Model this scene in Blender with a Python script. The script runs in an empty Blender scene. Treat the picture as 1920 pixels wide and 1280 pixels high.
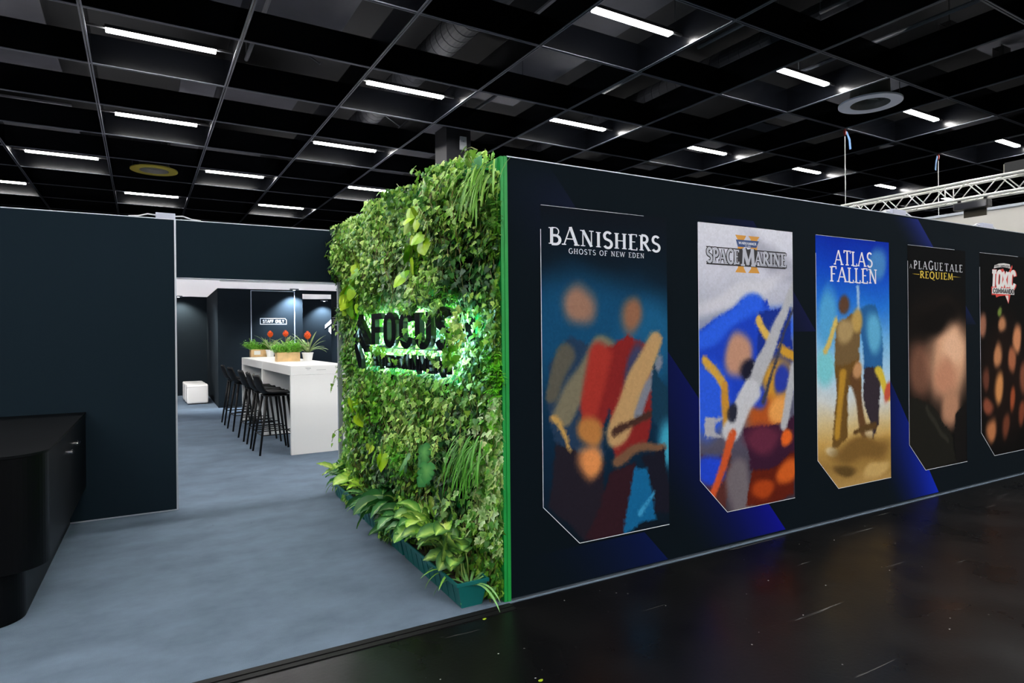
import bpy, math, random
import numpy as np
from mathutils import Vector, Matrix

scene = bpy.context.scene
COL = scene.collection
PI = math.pi

# ------------------------------------------------------------------ camera
FPX = 1171.67                     # focal length in pixels of a 1920 px wide frame
HY = 625.21                       # principal point height in the frame
ROLL = -0.00977
CAM = Vector((-1.6821, -3.0742, 1.5057))
RB = Vector((0.87190, -0.48968, 0.0)).normalized()
FB = Vector((0.48968, 0.87190, 0.0)).normalized()
cam_data = bpy.data.cameras.new('camera')
cam_data.sensor_width = 36.0
cam_data.lens = FPX * 36.0 / 1920.0
cam_data.shift_y = -(640.0 - HY) / 1920.0
cam_data.clip_end = 200
cam_ob = bpy.data.objects.new('camera', cam_data)
COL.objects.link(cam_ob)
_c, _s = math.cos(ROLL), math.sin(ROLL)
_down = Vector((0, 0, -1))
_right = RB * _c - _down * _s
_dn = RB * _s + _down * _c
_m = Matrix((( _right.x, -_dn.x, -FB.x, CAM.x), (_right.y, -_dn.y, -FB.y, CAM.y), (_right.z, -_dn.z, -FB.z, CAM.z), (0, 0, 0, 1)))
cam_ob.matrix_world = _m
scene.camera = cam_ob

# ------------------------------------------------------------------ world, exposure
world = bpy.data.worlds.new('world')
scene.world = world
world.use_nodes = True
world.node_tree.nodes['Background'].inputs[0].default_value = (0.55, 0.62, 0.75, 1)
world.node_tree.nodes['Background'].inputs[1].default_value = 0.04
scene.view_settings.view_transform = 'Standard'
scene.view_settings.look = 'None'
scene.view_settings.gamma = 1.0
scene.view_settings.exposure = 0.0
scene.view_settings.use_curve_mapping = False
STRIP = 190.0                     # radiance of the ceiling light bars
LED = 54.0                        # radiance of the sign's backlight

# ------------------------------------------------------------------ measuring helpers (photo point -> point on a plane of the place)
def _ray(px, py):
    X, Y = px - 960.0, py - HY
    x = X * _c + Y * _s
    y = -X * _s + Y * _c
    return FB + RB * (x / FPX) + Vector((0, 0, -y / FPX))
def on_z(px, py, z=0.0):
    r = _ray(px, py); return CAM + r * ((z - CAM.z) / r.z)
def on_x(px, py, x=0.0):
    r = _ray(px, py); return CAM + r * ((x - CAM.x) / r.x)
def on_y(px, py, y=0.0):
    r = _ray(px, py); return CAM + r * ((y - CAM.y) / r.y)

HC = 4.2                          # ceiling grid above the eye
ZC = CAM.z + HC                   # underside of the ceiling grid
L0 = Vector((-2.54692, 6.48989, 0)); LU = Vector((1.89746, 0.044042, 0)); LV = Vector((-0.044865, 1.93292, 0))
def lat(i, j, dz=0.0):
    p = L0 + LU * i + LV * j
    return Vector((p.x, p.y, ZC + dz))
LANG = math.atan2(LU.y, LU.x)

# ------------------------------------------------------------------ materials
def lin(c):
    o = []
    for v in c[:3]:
        v = v / 255.0
        o.append(v / 12.92 if v <= 0.04045 else ((v + 0.055) / 1.055) ** 2.4)
    return tuple(o)
_mats = {}
def mat(name, rgb=None, rough=0.5, metal=0.0, spec=0.5, emit=None, strength=0.0, noise=None, bump=None, attr=None, trans=0.0, coat=0.0):
    """rgb is sRGB 0..255. noise=(scale, amount): value mottling; bump=(scale, strength)."""
    if name in _mats: return _mats[name]
    m = bpy.data.materials.new(name); m.use_nodes = True
    nt = m.node_tree; N = nt.nodes; L = nt.links
    b = N['Principled BSDF']
    b.inputs['Roughness'].default_value = rough
    b.inputs['Metallic'].default_value = metal
    b.inputs['Specular IOR Level'].default_value = spec
    if coat: b.inputs['Coat Weight'].default_value = coat
    col = None
    if attr:
        a = N.new('ShaderNodeAttribute'); a.attribute_name = attr; col = a.outputs['Color']
    if rgb is not None:
        c = lin(rgb)
        b.inputs['Base Color'].default_value = (*c, 1)
        if noise:
            tc = N.new('ShaderNodeTexCoord'); n = N.new('ShaderNodeTexNoise')
            n.inputs['Scale'].default_value = noise[0]; n.inputs['Detail'].default_value = 5
            L.new(tc.outputs['Object'], n.inputs['Vector'])
            r = N.new('ShaderNodeValToRGB')
            r.color_ramp.elements[0].position = 0.3; r.color_ramp.elements[1].position = 0.7
            r.color_ramp.elements[0].color = (*[v * (1 - noise[1]) for v in c], 1)
            r.color_ramp.elements[1].color = (*[min(1, v * (1 + noise[1])) for v in c], 1)
            L.new(n.outputs['Fac'], r.inputs['Fac']); col = r.outputs['Color']
    if col is not None: L.new(col, b.inputs['Base Color'])
    if bump:
        tc = N.new('ShaderNodeTexCoord'); n = N.new('ShaderNodeTexNoise')
        n.inputs['Scale'].default_value = bump[0]; n.inputs['Detail'].default_value = 4
        L.new(tc.outputs['Object'], n.inputs['Vector'])
        bp = N.new('ShaderNodeBump'); bp.inputs['Strength'].default_value = bump[1]; bp.inputs['Distance'].default_value = 0.01
        L.new(n.outputs['Fac'], bp.inputs['Height']); L.new(bp.outputs['Normal'], b.inputs['Normal'])
    if emit is not None:
        b.inputs['Emission Color'].default_value = (*lin(emit), 1)
        b.inputs['Emission Strength'].default_value = strength
    if trans > 0:
        out = N['Material Output']
        t = N.new('ShaderNodeBsdfTranslucent'); mx = N.new('ShaderNodeMixShader'); mx.inputs[0].default_value = trans
        if col is not None: L.new(col, t.inputs['Color'])
        else: t.inputs['Color'].default_value = b.inputs['Base Color'].default_value
        L.new(b.outputs[0], mx.inputs[1]); L.new(t.outputs[0], mx.inputs[2]); L.new(mx.outputs[0], out.inputs['Surface'])
    _mats[name] = m
    return m

# ------------------------------------------------------------------ mesh builder
class MB:
    def __init__(s): s.v = []; s.f = []; s.mi = []; s.c = []; s.cur = 0; s.col = (1, 1, 1)
    def add(s, vs, fs, cols=None):
        o = len(s.v)
        s.v += [tuple(p) for p in vs]
        s.f += [tuple(i + o for i in f) for f in fs]
        s.mi += [s.cur] * len(fs)
        s.c += list(cols) if cols is not None else [s.col] * len(vs)
        return s
    def box(s, x0, x1, y0, y1, z0, z1, bev=0.0):
        if bev <= 0:
            vs = [(x0,y0,z0),(x1,y0,z0),(x1,y1,z0),(x0,y1,z0),(x0,y0,z1),(x1,y0,z1),(x1,y1,z1),(x0,y1,z1)]
            return s.add(vs, [(0,3,2,1),(4,5,6,7),(0,1,5,4),(1,2,6,5),(2,3,7,6),(3,0,4,7)])
        import bmesh
        bm = bmesh.new(); bmesh.ops.create_cube(bm, size=1)
        for v in bm.verts: v.co = Vector(((x0+x1)/2 + v.co.x*(x1-x0), (y0+y1)/2 + v.co.y*(y1-y0), (z0+z1)/2 + v.co.z*(z1-z0)))
        bmesh.ops.bevel(bm, geom=bm.edges[:], offset=bev, segments=2, profile=0.6, affect='EDGES')
        bm.verts.index_update()
        s.add([v.co.copy() for v in bm.verts], [[v.index for v in f.verts] for f in bm.faces]); bm.free()
        return s
    def tube(s, pts, r, n=8, r1=None, cap=True):
        pts = [Vector(p) for p in pts]; k = len(pts)
        r1 = r if r1 is None else r1
        up = None; rings = []
        for i, p in enumerate(pts):
            t = (pts[min(i+1, k-1)] - pts[max(i-1, 0)]).normalized()
            if up is None:
                up = Vector((0,0,1)) if abs(t.z) < 0.9 else Vector((1,0,0))
            a = t.cross(up).normalized(); b = a.cross(t).normalized(); up = b
            rr = r + (r1 - r) * i / max(1, k-1)
            rings.append([p + a*(rr*math.cos(2*PI*j/n)) + b*(rr*math.sin(2*PI*j/n)) for j in range(n)])
        vs = [q for ring in rings for q in ring]; fs = []
        for i in range(k-1):
            for j in range(n):
                fs.append((i*n+j, i*n+(j+1)%n, (i+1)*n+(j+1)%n, (i+1)*n+j))
        if cap: fs += [tuple(range(n))[::-1], tuple((k-1)*n+j for j in range(n))]
        return s.add(vs, fs)
    def lathe(s, prof, c=(0,0,0), n=24):
        vs = []; fs = []
        for (r, z) in prof:
            for j in range(n): vs.append((c[0]+r*math.cos(2*PI*j/n), c[1]+r*math.sin(2*PI*j/n), c[2]+z))
        for i in range(len(prof)-1):
            for j in range(n): fs.append((i*n+j, i*n+(j+1)%n, (i+1)*n+(j+1)%n, (i+1)*n+j))
        return s.add(vs, fs)
    def prism(s, poly, z0, z1):
        n = len(poly)
        vs = [(x,y,z0) for x,y in poly] + [(x,y,z1) for x,y in poly]
        fs = [tuple(range(n))[::-1], tuple(range(n,2*n))] + [(i,(i+1)%n,n+(i+1)%n,n+i) for i in range(n)]
        return s.add(vs, fs)
    def build(s, name, mats, parent=None, smooth=False, colname=None, loc=None):
        me = bpy.data.meshes.new(name); me.from_pydata(s.v, [], s.f); me.update()
        if not isinstance(mats, (list, tuple)): mats = [mats]
        for m in mats: me.materials.append(m)
        if len(mats) > 1: me.polygons.foreach_set('material_index', s.mi)
        if colname:
            a = me.color_attributes.new(colname, 'FLOAT_COLOR', 'POINT')
            arr = np.ones((len(s.v), 4), dtype=np.float32); arr[:, :3] = np.array(s.c, dtype=np.float32)
            a.data.foreach_set('color', arr.ravel())
        if smooth: me.polygons.foreach_set('use_smooth', [True]*len(s.f))
        o = bpy.data.objects.new(name, me); COL.objects.link(o)
        if parent: o.parent = parent
        if loc is not None: o.location = loc
        return o

def tag(o, label=None, cat=None, group=None, kind=None):
    if label: o['label'] = label
    if cat: o['category'] = cat
    if group: o['group'] = group
    if kind: o['kind'] = kind
    return o
def thing(name, label, cat, loc=(0,0,0), rz=0.0, group=None):
    o = bpy.data.objects.new(name, None); COL.objects.link(o)
    o.empty_display_size = 0.1
    o.location = loc; o.rotation_euler = (0,0,rz)
    return tag(o, label, cat, group)
def struct(name, mb, m, label, cat, parent=None, **k):
    o = mb.build(name, m, parent, **k)
    if parent is None: tag(o, label, cat, kind='structure')
    return o
def copy_tree(o, parent=None):
    c = o.copy(); COL.objects.link(c)
    if parent: c.parent = parent
    for ch in list(o.children): copy_tree(ch, c)
    return c
# ------------------------------------------------------------------ structure: floors
def floor_material():
    m = bpy.data.materials.new('black_hall_floor'); m.use_nodes = True
    nt = m.node_tree; N = nt.nodes; L = nt.links; b = N['Principled BSDF']
    tc = N.new('ShaderNodeTexCoord')
    def noise(scale, detail=6, dist=0.0, stretch=None, rot=0.0):
        n = N.new('ShaderNodeTexNoise'); n.inputs['Scale'].default_value = scale; n.inputs['Detail'].default_value = detail
        n.inputs['Distortion'].default_value = dist
        if stretch:
            mp = N.new('ShaderNodeMapping'); mp.inputs['Scale'].default_value = stretch; mp.inputs['Rotation'].default_value = (0,0,rot)
            L.new(tc.outputs['Object'], mp.inputs['Vector']); L.new(mp.outputs[0], n.inputs['Vector'])
        else: L.new(tc.outputs['Object'], n.inputs['Vector'])
        return n.outputs['Fac']
    def ramp(fac, stops):
        r = N.new('ShaderNodeValToRGB'); e = r.color_ramp.elements
        e[0].position, e[0].color = stops[0][0], (*[stops[0][1]]*3, 1) if not isinstance(stops[0][1], tuple) else (*stops[0][1], 1)
        e[1].position, e[1].color = stops[-1][0], (*[stops[-1][1]]*3, 1) if not isinstance(stops[-1][1], tuple) else (*stops[-1][1], 1)
        for p, c in stops[1:-1]:
            q = e.new(p); q.color = (*[c]*3, 1) if not isinstance(c, tuple) else (*c, 1)
        L.new(fac, r.inputs['Fac']); return r.outputs['Color']
    def math2(op, a, bb):
        n = N.new('ShaderNodeMath'); n.operation = op
        for i, v in enumerate((a, bb)):
            if isinstance(v, (int, float)): n.inputs[i].default_value = v
            else: L.new(v, n.inputs[i])
        return n.outputs[0]
    base = ramp(noise(1.3), [(0.3, (0.0013,0.0013,0.0017)), (0.7, (0.0036,0.0036,0.0037))])
    # pale specks
    v = N.new('ShaderNodeTexVoronoi'); v.inputs['Scale'].default_value = 15.0; L.new(tc.outputs['Object'], v.inputs['Vector'])
    speck = ramp(v.outputs['Distance'], [(0.0, 1.0), (0.045, 1.0), (0.07, 0.0)])
    gate = ramp(v.outputs['Color'], [(0.0, 0.0), (0.62, 0.0), (0.66, 1.0)])
    speck = math2('MULTIPLY', speck, gate)
    # long scratches
    s1 = ramp(noise(6.0, 3, 0.2, (0.10, 3.2, 1), 0.5), [(0.70, 0.0), (0.72, 0.8), (0.74, 0.0)])
    s2 = ramp(noise(5.0, 3, 0.3, (0.12, 3.5, 1), -0.75), [(0.71, 0.0), (0.725, 0.7), (0.74, 0.0)])
    s3 = ramp(noise(30.0, 4), [(0.70, 0.0), (0.76, 0.5)])
    sc = math2('MAXIMUM', math2('MAXIMUM', s1, s2), math2('MULTIPLY', s3, 0.8))
    sc = math2('MULTIPLY', sc, ramp(noise(0.9), [(0.36, 0.0), (0.56, 1.0)]))
    wear = math2('MAXIMUM', math2('MULTIPLY', sc, 0.42), speck)
    mx = N.new('ShaderNodeMix'); mx.data_type = 'RGBA'
    L.new(wear, mx.inputs['Factor']); L.new(base, mx.inputs['A']); mx.inputs['B'].default_value = (0.34, 0.34, 0.33, 1)
    L.new(mx.outputs['Result'], b.inputs['Base Color'])
    rg = ramp(noise(2.2), [(0.3, 0.24), (0.75, 0.40)])
    L.new(rg, b.inputs['Roughness'])
    b.inputs['Specular IOR Level'].default_value = 0.22
    bp = N.new('ShaderNodeBump'); bp.inputs['Strength'].default_value = 0.12; bp.inputs['Distance'].default_value = 0.004
    L.new(noise(45.0, 3), bp.inputs['Height']); L.new(bp.outputs['Normal'], b.inputs['Normal'])
    return m
struct('floor', MB().box(-26, 42, -26, 42, -0.2, 0.0), floor_material(), 'glossy scratched black hall floor in front of the poster wall', 'floor')

def carpet_material():
    m = bpy.data.materials.new('blue_grey_carpet'); m.use_nodes = True
    nt = m.node_tree; N = nt.nodes; L = nt.links; b = N['Principled BSDF']
    tc = N.new('ShaderNodeTexCoord')
    n1 = N.new('ShaderNodeTexNoise'); n1.inputs['Scale'].default_value = 2.6; n1.inputs['Detail'].default_value = 7; n1.inputs['Roughness'].default_value = 0.62
    mp = N.new('ShaderNodeMapping'); mp.inputs['Scale'].default_value = (1.0, 1.35, 1)
    L.new(tc.outputs['Object'], mp.inputs['Vector']); L.new(mp.outputs[0], n1.inputs['Vector'])
    r = N.new('ShaderNodeValToRGB'); r.color_ramp.elements[0].position = 0.32; r.color_ramp.elements[1].position = 0.66
    r.color_ramp.elements[0].color = (*lin((85, 99, 113)), 1); r.color_ramp.elements[1].color = (*lin((99, 114, 130)), 1)
    L.new(n1.outputs['Fac'], r.inputs['Fac'])
    v = N.new('ShaderNodeTexVoronoi'); v.inputs['Scale'].default_value = 3.2; L.new(tc.outputs['Object'], v.inputs['Vector'])
    rs = N.new('ShaderNodeValToRGB'); e = rs.color_ramp.elements
    e[0].position = 0.0; e[0].color = (1,1,1,1); e[1].position = 0.03; e[1].color = (0,0,0,1)
    L.new(v.outputs['Distance'], rs.inputs['Fac'])
    mx = N.new('ShaderNodeMix'); mx.data_type = 'RGBA'
    L.new(rs.outputs['Color'], mx.inputs['Factor']); L.new(r.outputs['Color'], mx.inputs['A']); mx.inputs['B'].default_value = (0.03, 0.03, 0.035, 1)
    L.new(mx.outputs['Result'], b.inputs['Base Color'])
    b.inputs['Roughness'].default_value = 0.95; b.inputs['Specular IOR Level'].default_value = 0.12
    n2 = N.new('ShaderNodeTexNoise'); n2.inputs['Scale'].default_value = 260; n2.inputs['Detail'].default_value = 2
    L.new(tc.outputs['Object'], n2.inputs['Vector'])
    bp = N.new('ShaderNodeBump'); bp.inputs['Strength'].default_value = 0.35; bp.inputs['Distance'].default_value = 0.006
    L.new(n2.outputs['Fac'], bp.inputs['Height']); L.new(bp.outputs['Normal'], b.inputs['Normal'])
    return m
struct('carpet', MB().box(-12, 9.2, -0.022, 16.2, -0.02, 0.004), carpet_material(), 'blue grey carpet covering the booth floor', 'carpet')
M_blackplastic = mat('black_edge_plastic', (9, 9, 11), 0.6, spec=0.2)
tr = MB().box(-12, -0.0, -0.062, -0.022, 0.0, 0.005); tr.box(-12, 0.0, -0.105, -0.072, 0.0, 0.004)
struct('trim_1', tr, M_blackplastic, 'black edge strip between carpet and hall floor', 'edge strip')

# ------------------------------------------------------------------ structure: hall ceiling
M_deck = mat('dark_ceiling_deck', (16, 17, 20), 0.9)
M_beam = mat('gloss_black_baffle', (6, 7, 10), 0.22, spec=0.13)
M_flange = mat('grey_grid_flange', (74, 77, 86), 0.5, metal=0.2)
M_rail = mat('dull_grey_rail', (70, 72, 78), 0.5)
M_panel = mat('grey_ceiling_board', (62, 63, 70), 0.85, noise=(0.8, 0.25))
deck = MB().box(-26, 42, -26, 42, ZC + 1.75, ZC + 1.95)
struct('ceiling', deck, M_deck, 'dark hall ceiling deck above the black grid', 'ceiling')
for k, (x0, x1, y0, y1) in enumerate([(-26, 42, 38, 38.3), (-26, 42, -26.3, -26), (38, 38.3, -26, 38), (-26.3, -26, -26, 38)]):
    struct(['wall_far', 'wall_near', 'wall_right_end', 'wall_left_end'][k], MB().box(x0, x1, y0, y1, 0, ZC + 1.75), M_deck, 'dark outer wall of the exhibition hall, side %s' % 'north south east west'.split()[k], 'wall')
I0, I1, J0, J1 = -7, 15, -14, 12
n_trim = 1
def beam(length, name, label):
    b = MB()
    b.cur = 0; b.box(-0.014, 0.014, 0, length, 0.012, 0.46)
    b.cur = 1
    b.box(-0.027, -0.007, 0, length, 0.0, 0.012); b.box(0.007, 0.027, 0, length, 0.0, 0.012)
    b.cur = 0; b.box(-0.007, 0.007, 0, length, 0.006, 0.012)
    return struct(name, b, [M_beam, M_flange], label, 'ceiling beam')
for i in range(I0, I1 + 1):
    n_trim += 1
    o = beam(LV.length * (J1 - J0), 'trim_%d' % n_trim, 'black ceiling baffle with grey lower edge, running deep into the hall, line %d' % (i - I0 + 1))
    o.location = lat(i, J0); o.rotation_euler = (0, 0, LANG)
for j in range(J0, J1 + 1):
    n_trim += 1
    o = beam(LU.length * (I1 - I0), 'trim_%d' % n_trim, 'black ceiling baffle with grey lower edge, running across the hall, line %d' % (j - J0 + 1))
    o.location = lat(I1, j) + Vector((0, 0, 0.002)); o.rotation_euler = (0, 0, LANG + PI / 2)

# grey boards above the grid (dull sheets glimpsed through the cells)
def board(i0, i1, j0, j1, dz, nm='ceiling_board'):
    a = lat(i0, j0, dz)
    w = LU.length * (i1 - i0); d = LV.length * (j1 - j0)
    o = MB().box(0, w, 0, d, 0, 0.04).build(nm, M_panel)
    o.location = a; o.rotation_euler = (0, 0, LANG)
    tag(o, 'dull grey board above the ceiling grid', 'ceiling board', kind='structure')
rnd = random.Random(5)
for (a, b_) in [(-3.3, -2.2), (-1.4, -0.36), (0.72, 1.93), (3.35, 4.25), (5.4, 6.1), (7.3, 8.5), (9.3, 10.4), (11.3, 12.4)]:
    j = -6.0
    while j < 8:
        l = rnd.choice([1.3, 1.75, 1.55])
        board(a, b_, j, j + l, 1.0 + rnd.random() * 0.15)
        j += l + rnd.choice([0.2, 0.45, 0.9])

# ------------------------------------------------------------------ ceiling light bars
M_strip = mat('light_bar_diffuser', (255, 250, 235), 0.5, emit=(253, 251, 249), strength=STRIP)
M_house = mat('light_bar_housing', (40, 40, 42), 0.5)
def make_light():
    t = thing('ceiling_light', 'x', 'ceiling light', group='ceiling light bars')
    MB().box(-0.71, 0.71, -0.05, 0.05, -0.03, 0.0, 0.004).build('diffuser', M_strip, t)
    h = MB().box(-0.72, 0.72, -0.056, 0.056, 0.001, 0.05); h.box(-0.96, -0.72, -0.018, 0.018, 0.005, 0.035); h.box(0.72, 0.96, -0.018, 0.018, 0.005, 0.035)
    h.build('housing', [M_house], t)
    return t
ROWS = {-12: 0, -10: 1, -8: 0, -6: 1, -4: 0, -2: 1, 0: 0, 2: 0, 4: 1, 6: 0, 8: 1, 10: 0}
SEEN = {-2: [3, 5, 7, 9], 0: [0, 2, 4, 6, 8, 10], 2: [0, 2], 4: [-1, 1, 3], 6: [-2, 0, 2]}
ROWNAME = {-2: 'nearest row above the poster wall', 0: 'second lit row from the front', 2: 'third lit row from the front', 4: 'fourth lit row from the front', 6: 'farthest lit row over the dark wall'}
ORD = ['first', 'second', 'third', 'fourth', 'fifth', 'sixth']
first = make_light(); used = False
for j, par in ROWS.items():
    for i in range(-5, 13):
        if (i - par) % 2: continue
        seen = i in SEEN.get(j, [])
        if (i, j) == (4, 6) or (j == 8 and i < 5): continue
        if used: o = copy_tree(first)
        else: o = first; used = True
        o.location = lat(i + 0.5, j + 0.5, 0.18); o.rotation_euler = (0, 0, LANG)
        if seen:
            k = SEEN[j].index(i)
            o['label'] = 'lit light bar, %s from the left in the %s' % (ORD[k], ROWNAME[j])
        else:
            o['label'] = 'lit white light bar of the hall ceiling, outside the picture'

# round air vents
M_ring = mat('vent_ring_grey', (226, 228, 240), 0.5)
M_vin = mat('vent_inner_grey', (92, 92, 90), 0.6)
M_ringy = mat('vent_ring_ochre', (126, 118, 44), 0.55)
def vent(p, mring, label, R=0.53):
    t = thing('air_vent', label, 'air vent', p, LANG)
    r = MB().lathe([(R*0.62, 0.0), (R, 0.0), (R, 0.03), (R*0.62, 0.03), (R*0.62, 0.0)], n=48); r.build('ring', mring, t, smooth=False)
    c = MB().lathe([(R*0.62, 0.005), (R*0.56, 0.10), (R*0.56, 0.5), (R*0.6, 0.5), (R*0.635, 0.02)], n=48); c.build('throat', M_vin, t)
    for k in range(3):
        b = MB(); a = 0.35 + k * 2 * PI / 3
        p0 = Vector((0.03*math.cos(a), 0.03*math.sin(a), 0.13)); d = Vector((math.cos(a), math.sin(a), 0)); q = Vector((-math.sin(a), math.cos(a), 0))
        e = p0 + d * (R * 0.54)
        w = R * 0.27
        vs = [p0 - q*0.02, e - q*w, e + q*w*0.7 + Vector((0,0,0.06)), p0 + q*0.02 + Vector((0,0,0.03))]
        vs += [v + Vector((0,0,0.012)) for v in vs]
        b.add(vs, [(0,3,2,1),(4,5,6,7),(0,1,5,4),(1,2,6,5),(2,3,7,6),(3,0,4,7)])
        b.build('blade', M_vin, t)
    MB().lathe([(0.0, 0.10), (0.05, 0.11), (0.05, 0.2), (0.0, 0.2)], n=20).build('hub', M_vin, t)
    MB().lathe([(0.0, 0.49), (R*0.6, 0.49), (R*0.6, 0.5), (0.0, 0.5)], n=24).build('duct_plate', M_deck, t)
    for k in range(3):
        a = 1.2 + k * 2 * PI / 3
        MB().tube([(R*0.9*math.cos(a), R*0.9*math.sin(a), 0.03), (R*0.9*math.cos(a), R*0.9*math.sin(a), 1.7)], 0.006, 6).build('hanger', M_rail, t)
    return t
vent(lat(6.5, -1.55, 0.0), M_ring, 'pale round air vent in the ceiling above the poster wall')
vent(lat(0.5, 4.45, 0.0), M_ringy, 'ochre rimmed round air vent low in the ceiling above the dark wall')

# air ducts above the grid
M_duct = mat('dark_spiral_duct', (34, 36, 42), 0.8, metal=0.0)
def duct(i, j0, j1, dz, r, label):
    a, b = lat(i, j0, dz), lat(i, j1, dz)
    d = (b - a); n = 60; pts = []
    mb = MB(); mb.tube([a, b], r, 24)
    k = int(d.length / 0.22)
    for q in range(1, k):
        c = a + d * (q / k); mb.tube([c - d.normalized()*0.008, c + d.normalized()*0.008], r + 0.006, 24)
    o = mb.build('air_duct', M_duct, None, smooth=False)
    tag(o, label, 'air duct')
duct(2.78, -3.5, 4.6, 0.95, 0.26, 'dark round air duct above the grid, ending over the living wall')
duct(5.35, -4.5, 3.0, 0.85, 0.24, 'dark round air duct above the grid over the tall poster wall')

# little boxes on rods and thin braces up in the ceiling
M_black = mat('satin_black', (14, 14, 16), 0.5)
for k, (px, py, lab) in enumerate([(1780, 58, 'small black sensor box hanging above the round pale vent'), (1878, 103, 'small black sensor box hanging at the top right of the ceiling'), (1402, 257, 'small black sensor box above the long poster wall')]):
    p = on_z(px, py, ZC + 0.85)
    t = thing('ceiling_sensor', lab, 'ceiling sensor', p)
    MB().box(-0.14, 0.14, -0.09, 0.09, -0.12, 0.12, 0.01).build('sensor_box', M_black, t)
    MB().tube([(0, 0, 0.11), (0, 0, 0.91)], 0.012, 6).build('rod', M_black, t)
    m = MB(); m.tube([(-0.32, 0, 0.05), (0.32, 0, 0.05)], 0.012, 6); m.build('crossbar', M_black, t)
for k, (a, b, lab) in enumerate([((500, 40), (536, 69), 'nearest the upper edge of the picture'), ((1112, 60), (1090, 170), 'upright brace under the first light of the nearest row'), ((580, 105), (600, 120), 'second from the front'), ((668, 175), (692, 192), 'beside the round duct'), ((724, 217), (750, 237), 'farthest from the front')]):
    if k == 1: continue
    p, q = on_z(*a, ZC + 0.7), on_z(*b, ZC + 0.55)
    o = MB().tube([p, q], 0.016, 6).build('ceiling_brace', M_rail); tag(o, 'thin slanted steel brace above the grid, %s' % lab, 'brace')

# thin conduits running between the boards
for k, (i, j0, j1, dz) in enumerate([(5.0, -2.9, -2.0, .6), (4.62, -1.9, -1.1, .6), (4.55, -.9, .2, .6), (5.9, -2.8, -1.2, .6), (3.6, .2, 1.4, .6), (7.6, -3.0, -1.6, .55), (8.8, -2.4, -.8, .6), (1.2, -1.0, 1.2, .7)]):
    m = MB().tube([lat(i, j0, dz), lat(i, j1, dz)], .035, 8); m.tube([lat(i, j0, dz), lat(i, j0, 1.7)], .008, 6); m.tube([lat(i, j1, dz), lat(i, j1, 1.7)], .008, 6)
    tag(m.build('ceiling_conduit', M_rail), 'dull grey conduit hanging above the ceiling grid', 'conduit', kind='structure')
# hall column
M_col = mat('column_black', (20, 21, 27), 0.7)
struct('column', MB().box(3.57, 4.13, 9.0, 9.62, 0, ZC + 0.2), M_col, 'black square hall column rising behind the plant wall', 'column')
t = thing('junction_box', 'white junction box on the black column behind the plants', 'junction box', (3.94, 8.985, 5.55))
MB().box(-0.075, 0.075, -0.03, 0.014, -0.14, 0.14, 0.006).build('cover', mat('white_box', (205, 207, 212), 0.5), t)
MB().box(-0.02, 0.02, -0.034, -0.03, 0.03, 0.05).build('label_strip', mat('box_label', (140, 142, 150), 0.5), t)
MB().box(-0.07, 0.07, -0.0335, -0.029, 0.02, 0.024).build('lid_seam', mat('box_label', (140, 142, 150), 0.5), t)
struct('column', MB().box(4.1, 5.0, 22.4, 23.2, 0, ZC + 0.2), M_col, 'dark hall column far behind the header', 'column')
# ------------------------------------------------------------------ booth walls
M_navyL = mat('navy_fabric_left', (21, 33, 42), 0.9, spec=0.08, bump=(900, 0.05))
M_navyR = mat('navy_print_right', (8, 18, 25), 0.8, spec=0.06)
M_inner = mat('inner_navy_fabric', (26, 34, 40), 0.9, spec=0.08)
M_alu = mat('aluminium_profile', (190, 196, 206), 0.4, metal=0.6)
M_whitefab = mat('white_ceiling_fabric', (240, 238, 243), 0.9, spec=0.1, trans=0.36)
M_white = mat('white_satin', (232, 232, 230), 0.4)
YW = 3.084
wl = MB(); wl.box(-9.0, -1.575, YW, YW + 0.08, 0.012, 2.52)
struct('wall_left', wl, M_navyL, 'dark navy fabric booth wall behind the black counter', 'wall')
struct('trim_60', MB().box(-1.576, -1.562, YW - 0.002, YW + 0.082, 0.0, 2.522), M_alu, 'pale aluminium edge profile where the dark wall ends', 'wall edge profile')
hd = MB().box(-1.561, -0.02, YW + 0.002, YW + 0.08, 2.022, 2.52)
struct('wall_header', hd, M_navyL, 'dark navy header panel over the booth entrance', 'wall')
struct('trim_61', MB().box(-9.0, -0.02, YW - 0.002, YW + 0.082, 2.521, 2.528), M_alu, 'pale aluminium top edge of the dark left wall', 'wall edge profile')
struct('trim_62', MB().box(-1.561, -0.02, YW - 0.001, YW + 0.081, 2.016, 2.0215), M_alu, 'pale aluminium lower edge of the header', 'wall edge profile')
struct('baseboard_left', MB().box(-9.0, -1.577, YW - 0.004, YW, 0.004, 0.014), M_alu, 'thin pale base line of the dark left wall', 'baseboard')
# right wall with its printed graphics
wr = MB().box(0.022, 9.6, 0.0, 0.09, 0.016, 2.5)
wall_r = struct('wall_right', wr, M_navyR, 'long dark navy printed wall carrying five tall posters', 'wall')
struct('baseboard_right', MB().box(0.03, 9.6, -0.005, 0.0, 0.0, 0.0065), mat('base_film', (46, 48, 52), 0.6), 'thin pale plastic base line of the poster wall', 'baseboard')
struct('trim_63', MB().box(0.022, 9.6, -0.001, 0.091, 2.5005, 2.506), M_alu, 'pale aluminium top edge of the poster wall', 'wall edge profile')
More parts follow.
